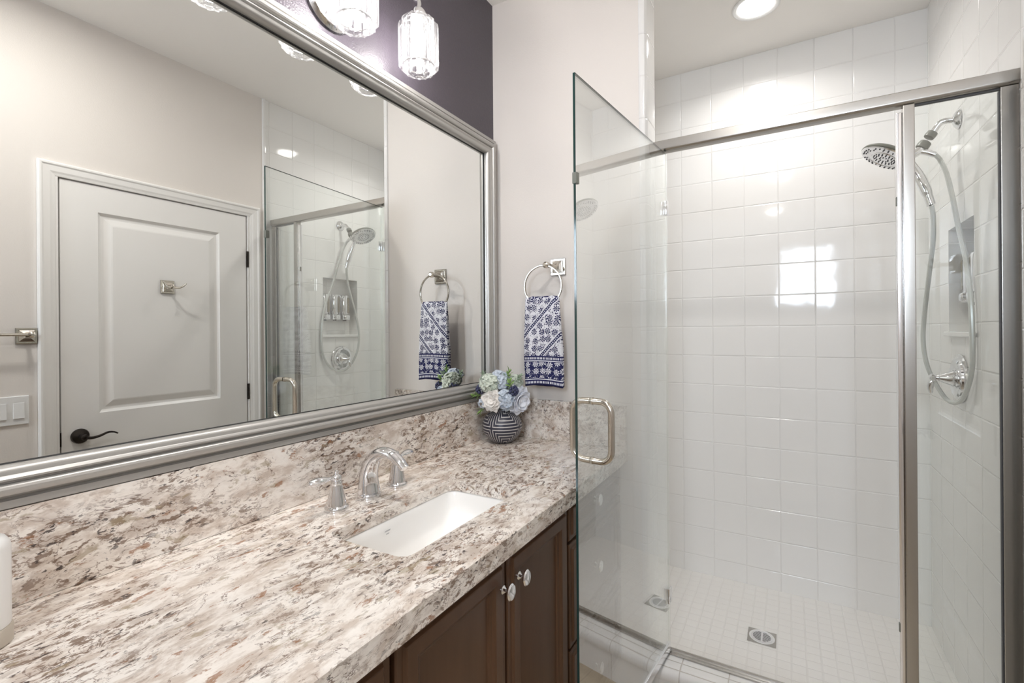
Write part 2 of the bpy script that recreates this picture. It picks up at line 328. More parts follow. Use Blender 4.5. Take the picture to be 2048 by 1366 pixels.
# ------------------------------------------------------------------ mesh helpers
class B:
    def __init__(s): s.bm = bmesh.new(); s.flat = False
    def box(s, a, b, bev=0.0, seg=2, mi=0):
        if bev > 0: s.flat = True
        bm = s.bm; x0, y0, z0 = [min(p, q) for p, q in zip(a, b)]; x1, y1, z1 = [max(p, q) for p, q in zip(a, b)]
        vs = [bm.verts.new(p) for p in ((x0, y0, z0), (x1, y0, z0), (x1, y1, z0), (x0, y1, z0), (x0, y0, z1), (x1, y0, z1), (x1, y1, z1), (x0, y1, z1))]
        fs = [bm.faces.new([vs[i] for i in q]) for q in ((0, 3, 2, 1), (4, 5, 6, 7), (0, 1, 5, 4), (1, 2, 6, 5), (2, 3, 7, 6), (3, 0, 4, 7))]
        for f in fs: f.material_index = mi
        if bev > 0:
            es = list({e for f in fs for e in f.edges})
            bmesh.ops.bevel(bm, geom=es, offset=bev, segments=seg, profile=0.6, affect='EDGES')
        return s
    def loft(s, rings, closed=True, cap0=False, cap1=False, mi=0):
        bm = s.bm; R = [[bm.verts.new(p) for p in r] for r in rings]; n = len(R[0])
        for a, b in zip(R, R[1:]):
            for i in range(n if closed else n - 1):
                j = (i + 1) % n
                try: f = bm.faces.new((a[i], a[j], b[j], b[i])); f.material_index = mi; f.smooth = True
                except ValueError: pass
        if cap0: bm.faces.new(R[0][::-1]).material_index = mi
        if cap1: bm.faces.new(R[-1]).material_index = mi
        return R
    def tube(s, pts, r, n=12, caps=True, close=False, mi=0, up=None):
        pts = [Vector(p) for p in pts]; m = len(pts)
        rad = r if isinstance(r, (list, tuple)) else [r] * m
        T = []
        for i in range(m):
            a = pts[i - 1] if (i > 0 or close) else pts[i]; b = pts[(i + 1) % m] if (i < m - 1 or close) else pts[i]
            T.append((b - a).normalized())
        nrm = Vector(up) if up else (Vector((0, 0, 1)) if abs(T[0].z) < 0.9 else Vector((1, 0, 0)))
        nrm = (nrm - T[0] * nrm.dot(T[0])).normalized(); rings = []
        for i in range(m):
            if i: nrm = (nrm - T[i] * nrm.dot(T[i])).normalized()
            bn = T[i].cross(nrm); rr = rad[i]
            if isinstance(rr, (tuple, list)): ra, rb = rr
            else: ra = rb = rr
            rings.append([pts[i] + nrm * ra * math.cos(2 * PI * k / n) + bn * rb * math.sin(2 * PI * k / n) for k in range(n)])
        if close: rings.append(rings[0])
        if close:
            bm = s.bm; R = [[bm.verts.new(p) for p in rg] for rg in rings[:-1]]
            for i in range(m):
                a, b = R[i], R[(i + 1) % m]
                for k in range(n):
                    j = (k + 1) % n; bm.faces.new((a[k], a[j], b[j], b[k])).smooth = True
        else: s.loft(rings, True, caps, caps, mi)
        return s
    def lathe(s, prof, org=(0, 0, 0), axis=(0, 0, 1), n=24, sx=1.0, sy=1.0, ref=None, capa=True, capb=True):
        """prof: [(radius, height)] around axis"""
        ax = Vector(axis).normalized(); o = Vector(org)
        rf = Vector(ref) if ref else (Vector((1, 0, 0)) if abs(ax.x) < 0.9 else Vector((0, 1, 0)))
        e1 = (rf - ax * rf.dot(ax)).normalized(); e2 = ax.cross(e1)
        rings = [[o + ax * h + e1 * max(r, 1e-5) * sx * math.cos(2 * PI * k / n) + e2 * max(r, 1e-5) * sy * math.sin(2 * PI * k / n) for k in range(n)] for r, h in prof]
        s.loft(rings, True, capa, capb); return s
    def panel(s, fn, u0, u1, v0, v1, prof, cap=True, n=1):
        """nested rectangular rings; prof [(inset, height)], fn(u,v,h)->xyz"""
        rings = []
        for ins, h in prof:
            a, b, c, d = u0 + ins, u1 - ins, v0 + ins, v1 - ins
            rings.append([fn(a, c, h), fn(b, c, h), fn(b, d, h), fn(a, d, h)])
        R = s.loft(rings, True, False, cap)
        for f in s.bm.faces: f.smooth = False
        return s
    def sphere(s, c, r, n=10, m=7, sc3=(1, 1, 1)):
        c = Vector(c); rings = []
        for i in range(m + 1):
            t = PI * i / m; rr = max(math.sin(t), 1e-4) * r; z = -math.cos(t) * r
            rings.append([c + Vector((rr * math.cos(2 * PI * k / n) * sc3[0], rr * math.sin(2 * PI * k / n) * sc3[1], z * sc3[2])) for k in range(n)])
        s.loft(rings, True); return s
    def make(s, name, mats, parent=None, angle=0.6, loc=None, smooth=True, solid=0, subd=0):
        bm = s.bm
        bmesh.ops.remove_doubles(bm, verts=bm.verts, dist=1e-6)
        bmesh.ops.recalc_face_normals(bm, faces=bm.faces)
        me = bpy.data.meshes.new(name); bm.to_mesh(me); bm.free()
        for mt in (mats if isinstance(mats, (list, tuple)) else [mats]): me.materials.append(mt)
        me.polygons.foreach_set('use_smooth', [bool(smooth)] * len(me.polygons))
        if smooth: me.set_sharp_from_angle(angle=angle)
        o = bpy.data.objects.new(name, me); COL.objects.link(o)
        if parent is not None:
            o.parent = parent
            # geometry is written in world metres; keep it there
            o.matrix_parent_inverse = Matrix.Translation(parent.location).inverted() if loc is None else Matrix.Identity(4)
        if loc is not None: o.location = loc
        if smooth and s.flat:
            md = o.modifiers.new('normals', 'WEIGHTED_NORMAL'); md.keep_sharp = True
        if solid:
            md = o.modifiers.new('thickness', 'SOLIDIFY'); md.thickness = solid; md.offset = 0
        if subd:
            md = o.modifiers.new('smooth', 'SUBSURF'); md.levels = subd; md.render_levels = subd
        return o
def tag(o, label=None, cat=None, group=None, kind=None):
    if label: o['label'] = label
    if cat: o['category'] = cat
    if group: o['group'] = group
    if kind: o['kind'] = kind
    return o
def thing(name, label, cat, loc, group=None):
    o = bpy.data.objects.new(name, None); o.location = loc; o.empty_display_size = 0.05; COL.objects.link(o)
    bpy.context.view_layer.update()
    return tag(o, label, cat, group)
def struct(name, b, mat, label=None, parent=None, **k):
    o = b.make(name, mat, parent, **k)
    if parent is None: tag(o, label, kind='structure')
    return o
def bez(pts, n=8):
    """Catmull-Rom through the points"""
    P = [Vector(p) for p in pts]; P = [P[0] * 2 - P[1]] + P + [P[-1] * 2 - P[-2]]; out = []
    for i in range(1, len(P) - 2):
        for k in range(n):
            t = k / n; a, b, c, d = P[i - 1], P[i], P[i + 1], P[i + 2]
            out.append(0.5 * ((2 * b) + (c - a) * t + (2 * a - 5 * b + 4 * c - d) * t * t + (3 * b - a - 3 * c + d) * t ** 3))
    out.append(P[-2]); return out
def rrect(cx, cy_, hx, hy, r, z, n=6):
    out = []
    for qx, qy, a0 in ((1, 1, 0), (-1, 1, PI / 2), (-1, -1, PI), (1, -1, 3 * PI / 2)):
        for k in range(n + 1):
            a = a0 + PI / 2 * k / n
            out.append(Vector((cx + qx * (hx - r) + r * math.cos(a), cy_ + qy * (hy - r) + r * math.sin(a), z)))
    return out

# ================================================================== ROOM SHELL
struct('floor', B().box((-0.12, YN - 0.12, -0.05), (W + 0.12, 1.80, 0.0)), M_fl, 'beige tiled bathroom floor')
struct('ceiling', B().box((-0.12, YN - 0.12, H), (W + 0.22, YB + 0.12, H + 0.08)), M_ceil, 'pale flat ceiling')
struct('wall_left', B().box((-0.12, YN - 0.12, 0), (-0.002, YE, H)), M_dark, 'dark plum wall above the vanity mirror')
struct('wall_end', B().box((-0.12, YE, 0), (0.642, YE + 0.11, H)), M_wall, 'pale wall with the towel ring')
struct('wall_right', B().box((W + 0.001, YN - 0.12, 0), (W + 0.12, 0.783, H)).box((W + 0.001, 0.783, 2.030), (W + 0.12, 1.637, H)).box((W + 0.001, 1.637, 0), (W + 0.12, 1.722, H)), M_wall, 'pale wall with the white door, seen in the mirror')
# niche wall in the shower: right wall with an opening
NY0, NY1, NZ0, NZ1 = 2.147, 2.442, 1.315, 1.709
b = B()
b.box((W, 1.722, 0), (W + 0.12, NY0, H)).box((W, NY1, 0), (W + 0.12, YB + 0.12, H))
b.box((W, NY0, 0), (W + 0.12, NY1, NZ0)).box((W, NY0, NZ1), (W + 0.12, NY1, H)).box((W + 0.088, NY0, NZ0), (W + 0.12, NY1, NZ1))
struct('wall_shower_right', b, M_tr, 'white tiled shower wall with a recessed niche')
struct('wall_far', B().box((-0.12, YB, 0), (W, YB + 0.12, H)), M_tb, 'white tiled back wall of the shower')
struct('wall_shower_left', B().box((-0.12, YE + 0.11, 0), (0.02, YB, H)), M_tr, 'white tiled left wall of the shower')
# window wall behind the camera
WX0, WX1, WZ0, WZ1 = 0.97, 1.60, 1.60, 2.38
b = B()
b.box((-0.002, YN - 0.12, 0), (WX0, YN, H)).box((WX1, YN - 0.12, 0), (W + 0.001, YN, H)).box((WX0, YN - 0.12, 0), (WX1, YN, WZ0)).box((WX0, YN - 0.12, WZ1), (WX1, YN, H))
struct('wall_near', b, M_wall, 'pale wall behind the viewer')
wf = B().box((WX0, YN - 0.06, WZ0), (WX0 + 0.04, YN + 0.012, WZ1)).box((WX1 - 0.04, YN - 0.06, WZ0), (WX1, YN + 0.012, WZ1)).box((WX0 + 0.04, YN - 0.06, WZ0), (WX1 - 0.04, YN + 0.012, WZ0 + 0.04)).box((WX0 + 0.04, YN - 0.06, WZ1 - 0.04), (WX1 - 0.04, YN + 0.012, WZ1)).box((1.27, YN - 0.06, WZ0 + 0.04), (1.30, YN - 0.02, WZ1 - 0.04))
win = struct('window_1', wf, M_trim, 'white framed window with horizontal blinds')
b = B()
for k in range(14):
    z = WZ0 + 0.07 + k * 0.052
    a = 0.25
    y0 = YN - 0.010
    b.loft([[(WX0 + 0.05, y0 - 0.02 * math.cos(a), z + 0.02 * math.sin(a)), (WX1 - 0.05, y0 - 0.02 * math.cos(a), z + 0.02 * math.sin(a))],
            [(WX0 + 0.05, y0 + 0.02 * math.cos(a), z - 0.02 * math.sin(a)), (WX1 - 0.05, y0 + 0.02 * math.cos(a), z - 0.02 * math.sin(a))]], closed=False)
b.make('blind', M_slat, win, solid=0.002)

# bullnose tile trim closing the end of the towel wall, and the jamb behind it
b = B()
b.loft([[Vector((x, y, z)) for x, y in ((0.630, YE - 0.0005), (0.632, YE - 0.007), (0.636, YE - 0.009), (0.646, YE - 0.009), (0.653, YE - 0.006), (0.658, YE + 0.002), (0.660, YE + 0.012), (0.660, YE + 0.115), (0.02, YE + 0.118), (0.02, YE + 0.1105), (0.642, YE + 0.1105), (0.6425, YE - 0.0005))] for z in (0.0, H)], closed=True, cap0=True, cap1=True)
struct('trim_1', b, M_tj, 'white bullnose tile trim on the end of the towel wall')
b = B()
b.loft([[Vector((x, y, z)) for x, y in ((W + 0.002, 1.7215), (W - 0.007, 1.7215), (W - 0.010, 1.7245), (W - 0.011, 1.730), (W - 0.0095, 1.7395), (W - 0.001, 1.742), (W + 0.002, 1.742))] for z in (0, H)], closed=True, cap0=True, cap1=True)
struct('trim_2', b, M_tj, 'white bullnose tile edge where the shower tile starts')

# shower floor and curb
struct('floor_shower', B().box((0.02, YE + 0.1185, -0.05), (W, YB, SF)).box((0.6605, 1.8125, -0.05), (W, YE + 0.1185, SF)), M_tf, 'white mosaic shower floor')
b = B()
prof = [(1.812, 0.0), (1.812, 0.147), (1.809, 0.150), (1.735, 0.150), (1.722, 0.148), (1.709, 0.142), (1.702, 0.132), (1.700, 0.118), (1.704, 0.106), (1.712, 0.102), (1.712, 0.0)]
b.loft([[Vector((x, y, z)) for y, z in prof] for x in (0.6605, W - 0.0005)], closed=True, cap0=True, cap1=True)
struct('curb', b, M_tc, 'white tiled shower curb with rounded front edge')
b = B().box((W - 0.014, YN, 0), (W + 0.0005, 0.722, 0.10), 0.003)
struct('baseboard_right', b, M_trim, 'white baseboard on the right wall')

# ------------------------------------------------------------------ door_1 with casing (seen in the mirror)
DY0, DY1, DZ = 0.800, 1.620, 2.013
fx = lambda y, z, h: (W - h, y, z)
b = B()
b.panel(fx, DY0, DY1, 0.01, DZ, [(0, -0.035), (0, -0.004), (0.001, -0.003)], cap=False)
# slab face with two moulded panels: build the face from strips round the panels
PY0, PY1 = 0.932, 1.470; P1 = (0.974, 1.892); P2 = (0.20, 0.80)
fh = -0.003
def quad(bm_, a, c): bm_.loft([[fx(a[0], a[1], fh), fx(c[0], a[1], fh)], [fx(a[0], c[1], fh), fx(c[0], c[1], fh)]], closed=False)
zs = [0.011, P2[0], P2[1], P1[0], P1[1], DZ - 0.001]
quad(b, (DY0 + 0.001, zs[0]), (PY0, zs[5])); quad(b, (PY1, zs[0]), (DY1 - 0.001, zs[5]))
for z0, z1 in ((zs[0], zs[1]), (zs[2], zs[3]), (zs[4], zs[5])): quad(b, (PY0, z0), (PY1, z1))
for z0, z1 in (P1, P2):
    bb = B(); bb.panel(fx, PY0, PY1, z0, z1, [(0, fh), (0.004, fh - 0.004), (0.012, fh - 0.010), (0.018, fh - 0.011), (0.024, fh - 0.011), (0.050, fh - 0.003), (0.056, fh - 0.002)])
    me = bpy.data.meshes.new('t'); bb.bm.to_mesh(me); bb.bm.free(); b.bm.from_mesh(me); bpy.data.meshes.remove(me)
door = struct('door_1', b, M_trim, 'white two panel interior door seen in the mirror', smooth=False)
# hinges, latch
for z0, z1 in ((1.717, 1.811), (0.949, 1.040), (0.20, 0.29)):
    B().box((W - 0.006, 1.6205, z0), (W + 0.004, 1.632, z1), 0.002).make('hinge', M_bronze, door)
B().box((W + 0.001, 0.7935, 0.846), (W + 0.007, 0.7995, 0.906)).make('latch_plate', M_bronze, door)
lev = B().lathe([(0.033, -0.0028), (0.033, 0.004), (0.030, 0.010), (0.018, 0.014), (0.012, 0.016), (0.011, 0.040), (0.013, 0.044), (0.012, 0.056), (0.006, 0.060)], (W, 0.862, 0.881), (-1, 0, 0), 28)
pts = bez([(W - 0.050, 0.862, 0.881), (W - 0.052, 0.885, 0.874), (W - 0.052, 0.915, 0.878), (W - 0.050, 0.945, 0.888), (W - 0.046, 0.968, 0.885), (W - 0.044, 0.984, 0.876)], 6)
lev.tube(pts, [0.0075 - 0.0045 * i / (len(pts) - 1) for i in range(len(pts))], 10)
lev.make('lever_handle', M_bronze, door)
# jamb + casing
cas = B()
cp = [(0.004, 0.0), (0.004, 0.012), (0.010, 0.016), (0.016, 0.016), (0.022, 0.012), (0.044, 0.010), (0.052, 0.007), (0.062, 0.005), (0.064, 0.0)]
def casing_ring(ins):
    return None
outer0, outer1, otop = 0.725, 1.697, 2.076
rings = []
for d, h in cp:
    rings.append([fx(outer0 + d - 0.004, 0.0, h + 0.0005), fx(outer0 + d - 0.004, otop - d + 0.004, h + 0.0005), fx(outer1 - d + 0.004, otop - d + 0.004, h + 0.0005), fx(outer1 - d + 0.004, 0.0, h + 0.0005)])
R = cas.loft(rings, closed=False)
cas.box((W - 0.004, 0.784, 0), (W + 0.10, 0.7925, DZ + 0.008)).box((W - 0.004, 1.6275, 0), (W + 0.10, 1.636, DZ + 0.008)).box((W - 0.004, 0.784, DZ + 0.004), (W + 0.10, 1.636, DZ + 0.016))
for f in cas.bm.faces: f.smooth = False
struct('trim_3', cas, M_trim, 'white moulded casing around the door', smooth=False)
B_dark = B().box((W + 0.10, 0.75, 0), (W + 0.11, 1.66, 2.04)); struct('door_gap_shade', B_dark, M_black, 'black sheet behind the door for shade in its gaps')  # black sheet paints the shade seen through the door gaps

# ================================================================== VANITY
XC = 0.540   # face-frame plane
fc = lambda y, z, h: (XC + h, y, z)
def cab_door(parent, y0, y1, z0, z1, name='door'):
    b = B().panel(fc, y0, y1, z0, z1, [(0, 0.0005), (0, 0.010), (0.002, 0.013), (0.016, 0.013), (0.019, 0.018), (0.021, 0.019), (0.046, 0.019), (0.050, 0.017), (0.053, 0.012), (0.060, 0.010), (0.062, 0.006), (0.064, 0.0055)])
    return b.make(name, M_wood, parent, smooth=False)
def drawer(parent, y0, y1, z0, z1):
    b = B().panel(fc, y0, y1, z0, z1, [(0, 0.0005), (0, 0.010), (0.002, 0.013), (0.014, 0.013), (0.017, 0.018), (0.019, 0.019), (0.036, 0.019), (0.040, 0.017), (0.043, 0.012), (0.050, 0.010), (0.052, 0.006), (0.054, 0.0055)])
    return b.make('drawer', M_wood, parent, smooth=False)
def knob(parent, y, z, h0=0.019):
    b = B().lathe([(0.0095, h0 - 0.0005), (0.0095, h0 + 0.0015), (0.006, h0 + 0.005), (0.0035, h0 + 0.008), (0.0035, h0 + 0.014), (0.008, h0 + 0.017)], (XC, y, z), (1, 0, 0), 18)
    k = b.make('knob', M_chr, parent)
    c = B().lathe([(0.008, h0 + 0.0165), (0.0165, h0 + 0.018), (0.0175, h0 + 0.021), (0.015, h0 + 0.024), (0.006, h0 + 0.0255)], (XC, y, z), (1, 0, 0), 24, sx=0.92, sy=1.05)
    kk = c.make('knob_face', M_bright, k); kk.matrix_parent_inverse = Matrix.Identity(4)
    return k
def cabinet(name, label, y0, y1):
    t = thing(name, label, 'cabinet', ((XC) / 2, (y0 + y1) / 2, 0))
    ya, yb = y0 + 0.0005, y1 - 0.0005
    b = B().box((0.001, ya, 0.10), (XC, ya + 0.017, 0.843)).box((0.001, yb - 0.017, 0.10), (XC, yb, 0.843))
    b.box((0.001, ya + 0.017, 0.10), (XC, yb - 0.017, 0.118)).box((0.001, ya + 0.017, 0.118), (0.010, yb - 0.017, 0.843)).box((XC - 0.019, ya + 0.017, 0.118), (XC, yb - 0.017, 0.843))
    b.box((0.03, ya, 0.0), (XC - 0.07, yb, 0.10))
    b.make('carcass', M_wood, t, smooth=False); return t
c1 = cabinet('vanity_cabinet', 'dark brown vanity cabinet with two knobbed doors under the sink', 0.5575, 1.2505)
d = cab_door(c1, 0.5635, 0.902, 0.115, 0.836); knob(c1, 0.884, 0.770)
d = cab_door(c1, 0.9125, 1.2430, 0.115, 0.836); knob(c1, 0.954, 0.770)
c2 = cabinet('vanity_cabinet', 'dark brown drawer cabinet seen through the open glass door', 1.2510, 1.7455)
for z0, z1, kz in ((0.728, 0.836, 0.796), (0.420, 0.718, 0.585), (0.115, 0.410, 0.262)):
    d = drawer(c2, 1.2585, 1.735, z0, z1); knob(c2, 1.445, kz)
c3 = cabinet('vanity_cabinet', 'dark brown cabinet at bottom edge left of the sink doors', -0.74, 0.5570)
cab_door(c3, 0.16, 0.5515, 0.115, 0.836); cab_door(c3, -0.24, 0.151, 0.115, 0.836); cab_door(c3, -0.73, -0.249, 0.115, 0.836)

# countertop with sink cut-out
SX0, SX1, SY0, SY1 = 0.232, 0.458, 0.688, 1.128
scx, scy, shx, shy = (SX0 + SX1) / 2, (SY0 + SY1) / 2, (SX1 - SX0) / 2, (SY1 - SY0) / 2
XF, CY0, CY1 = 0.579, -0.76, YE - 0.001
b = B(); bm = b.bm
def top_loops(z, grow=0.0):
    inner = rrect(scx, scy, shx + grow, shy + grow, 0.028, z, 6)
    return [bm.verts.new(p) for p in inner]
def outer_loop(z, ins=0.0):
    return [bm.verts.new(p) for p in ((XF - ins, CY1, z), (0.0005, CY1, z), (0.0005, CY0 + ins, z), (XF - ins, CY0 + ins, z))]
def edges(vs):
    pr = [(vs[i], vs[(i + 1) % len(vs)]) for i in range(len(vs))]
    return [bm.edges.get(p) or bm.edges.new(p) for p in pr]
ta, tb_ = top_loops(CT), outer_loop(CT, 0.004)
bmesh.ops.triangle_fill(bm, edges=edges(ta) + edges(tb_), use_beauty=True)
tc2 = outer_loop(CT - 0.004, 0.0)
for i in range(4): bm.faces.new((tb_[i], tb_[(i + 1) % 4], tc2[(i + 1) % 4], tc2[i]))
td = outer_loop(CT - 0.048, 0.0); te = outer_loop(CT - 0.050, 0.002)
for A_, B_ in ((tc2, td), (td, te)):
    for i in range(4): bm.faces.new((A_[i], A_[(i + 1) % 4], B_[(i + 1) % 4], B_[i]))
# built-up front edge: inner faces
ib = [bm.verts.new(p) for p in ((XF - 0.032, CY1, CT - 0.050), (0.0005, CY1, CT - 0.050), (0.0005, CY0 + 0.002, CT - 0.050), (XF - 0.032, CY0 + 0.002, CT - 0.050))]
bm.faces.new((te[0], ib[0], ib[3], te[3]))
ic = [bm.verts.new(p) for p in ((XF - 0.032, CY1, CT - 0.030), (0.0005, CY1, CT - 0.030), (0.0005, CY0 + 0.002, CT - 0.030), (XF - 0.032, CY0 + 0.002, CT - 0.030))]
bm.faces.new((ib[0], ic[0], ic[3], ib[3]))
tl_ = top_loops(CT - 0.030)
bmesh.ops.triangle_fill(bm, edges=edges(tl_) + edges(ic), use_beauty=True)
for i in range(len(ta)): j = (i + 1) % len(ta); bm.faces.new((ta[i], ta[j], tl_[j], tl_[i])).smooth = True
ct = b.make('countertop', M_gr, None, angle=0.5)
tag(ct, 'white and brown granite countertop with square front edge', 'countertop')
bs = B().box((0.0005, CY0, CT + 0.0005), (0.022, YE - 0.0235, 1.054), 0.0015).make('backsplash', M_gr); tag(bs, 'long granite backsplash strip below the mirror frame', 'backsplash')
bs = B().box((0.0005, YE - 0.0225, CT + 0.0005), (0.578, YE - 0.001, 1.054), 0.0015).make('backsplash', M_gr); tag(bs, 'short granite side splash behind the flower vase', 'backsplash')

# sink
sk = thing('sink', 'white rectangular undermount sink basin in the granite counter', 'sink', (scx, scy, 0.72))
b = B()
rings = [rrect(scx, scy, shx + 0.022, shy + 0.022, 0.04, CT - 0.046), rrect(scx, scy, shx + 0.022, shy + 0.022, 0.04, CT - 0.0305), rrect(scx, scy, shx + 0.004, shy + 0.004, 0.032, CT - 0.0305)]
for ins, dz, rr in ((0.0, 0.036, 0.030), (-0.001, 0.060, 0.032), (0.003, 0.085, 0.036), (0.010, 0.110, 0.042), (0.022, 0.130, 0.050), (0.040, 0.143, 0.060), (0.062, 0.149, 0.05)):
    rings.append(rrect(scx, scy, shx - ins, shy - ins * 1.3, rr, CT - dz))
rings.append(rrect(scx, scy, 0.024, 0.024, 0.0239, CT - 0.153))
b.loft(rings, True)
o = b.make('basin', M_por, sk, angle=1.2)
B().lathe([(0.024, 0.0), (0.0245, 0.003), (0.021, 0.0045), (0.015, 0.003), (0.013, 0.006), (0.003, 0.008)], (scx, scy, CT - 0.1535), (0, 0, 1), 24).make('drain', M_chr, sk)
b = B()
for k, (dy, dz, w_, h_) in enumerate(((0.0, 0.0, 0.018, 0.0035), (0.004, -0.007, 0.010, 0.003))):
    b.loft([[(SX0 + 0.0036, 0.855 + dy, 0.838 + dz), (SX0 + 0.0036, 0.855 + dy + w_, 0.838 + dz)], [(SX0 + 0.0038, 0.857 + dy, 0.838 + dz + h_), (SX0 + 0.0038, 0.857 + dy + w_, 0.838 + dz + h_)]], closed=False)
b.make('maker_mark', M_logo, sk)

# faucet
fa = thing('faucet', 'chrome widespread faucet with arched spout and two levers', 'faucet', (0.13, 0.906, CT))
def handle(y, sgn):
    b = B()
    prof = [(0.0295, 0.0003), (0.0300, 0.004), (0.0285, 0.008), (0.0240, 0.011), (0.0235, 0.014), (0.0215, 0.024), (0.0175, 0.044), (0.0145, 0.058), (0.0135, 0.0625), (0.0145, 0.065), (0.0135, 0.069), (0.0100, 0.071)]
    b.lathe(prof, (0.127, y, CT), n=28)
    h = b.make('handle_base', M_chr, fa)
    b = B().lathe([(0.0095, 0.0705), (0.0125, 0.074), (0.0130, 0.079), (0.0105, 0.084), (0.0050, 0.087), (0.0060, 0.090), (0.0055, 0.095), (0.0015, 0.0975)], (0.127, y, CT), n=20)
    pts = bez([(0.127, y, CT + 0.079), (0.124, y + sgn * 0.02, CT + 0.079), (0.121, y + sgn * 0.042, CT + 0.080), (0.119, y + sgn * 0.062, CT + 0.079), (0.118, y + sgn * 0.074, CT + 0.077)], 5)
    rad = []
    for i in range(len(pts)):
        t = i / (len(pts) - 1); r = 0.0055 + 0.0062 * math.sin(max(0, t - 0.25) / 0.75 * PI) if t > 0.25 else 0.0065 - 0.004 * t
        rad.append((r * 0.9, r * 1.15) if t < 0.97 else (0.002, 0.003))
    b.tube(pts, rad, 12)
    l = b.make('lever', M_chr, h); l.matrix_parent_inverse = Matrix.Identity(4)
handle(0.801, -1); handle(1.012, 1)
b = B()
b.lathe([(0.0305, 0.0003), (0.031, 0.005), (0.029, 0.010), (0.0225, 0.014), (0.0205, 0.020)], (0.128, 0.906, CT), n=28)
pts = bez([(0.128, 0.906, CT + 0.012), (0.126, 0.906, CT + 0.040), (0.130, 0.906, CT + 0.072), (0.147, 0.906, CT + 0.103), (0.175, 0.906, CT + 0.121), (0.207, 0.906, CT + 0.122), (0.236, 0.906, CT + 0.109), (0.256, 0.906, CT + 0.092)], 6)
n_ = len(pts); rad = []
for i in range(n_):
    t = i / (n_ - 1); a = 0.0215 * (1 - t) ** 1.3 + 0.0098; bb_ = 0.0215 * (1 - t) ** 1.1 + 0.0112 + 0.004 * t
    rad.append((a * 0.92, bb_ * 0.92))
b.tube(pts, rad, 18, up=(1, 0, 0))
b.make('spout', M_chr, fa)
B().lathe([(0.003, 0.0003), (0.003, 0.062), (0.0065, 0.066), (0.0085, 0.073), (0.0065, 0.080), (0.003, 0.0835)], (0.088, 0.927, CT), n=16).make('lift_rod', M_chr, fa)

# canister at the left
cn = thing('soap_canister', 'white round canister with beige base at bottom left', 'canister', (0.118, 0.196, CT))
B().lathe([(0.030, 0.0260), (0.0345, 0.0262), (0.0350, 0.030), (0.0350, 0.136), (0.0335, 0.143), (0.029, 0.150), (0.010, 0.156)], (0.118, 0.196, CT), n=40).make('body', M_white, cn, angle=0.9)
B().lathe([(0.034, 0.0004), (0.0368, 0.002), (0.0372, 0.022), (0.0355, 0.0255)], (0.118, 0.196, CT), n=40).make('base', M_beige, cn)

# ================================================================== MIRROR
MY0, MY1, MZ0, MZ1 = -0.62, 1.728, 1.0555, 2.144
mr = thing('wall_mirror', 'large wall mirror in a moulded silver frame', 'mirror', (0, 0.6, MZ0))
b = B()
fm = lambda y, z, h: (h, y, z)
pf = [(0.0, -0.001), (0.0, 0.022), (0.001, 0.0235), (0.013, 0.0235), (0.0145, 0.020), (0.0165, 0.0185), (0.0185, 0.021), (0.0205, 0.028), (0.024, 0.0335), (0.029, 0.0365), (0.034, 0.0370), (0.038, 0.0352), (0.041, 0.0315), (0.0425, 0.0275), (0.044, 0.0275), (0.045, 0.031), (0.047, 0.0335), (0.050, 0.0340), (0.053, 0.0320), (0.055, 0.0300), (0.060, 0.0285), (0.065, 0.0240), (0.068, 0.0180), (0.069, 0.0120), (0.069, 0.0075)]
b.panel(fm, MY0, MY1, MZ0, MZ1, pf, cap=False)
fr = b.make('frame', M_frame, mr, angle=0.45)
B().panel(fm, MY0 + 0.0685, MY1 - 0.0685, MZ0 + 0.0685, MZ1 - 0.0685, [(0, 0.0075), (0.0022, 0.0060), (0.0022, 0.0042)], cap=False).make('inner_gap_shade', M_black, mr)  # black strip paints the shadow gap between frame and glass
b = B().box((-0.0005, MY0 + 0.03, MZ0 + 0.03), (0.0035, MY1 - 0.03, MZ1 - 0.03)); b.make('mirror_glass', M_mirror, mr, smooth=False)

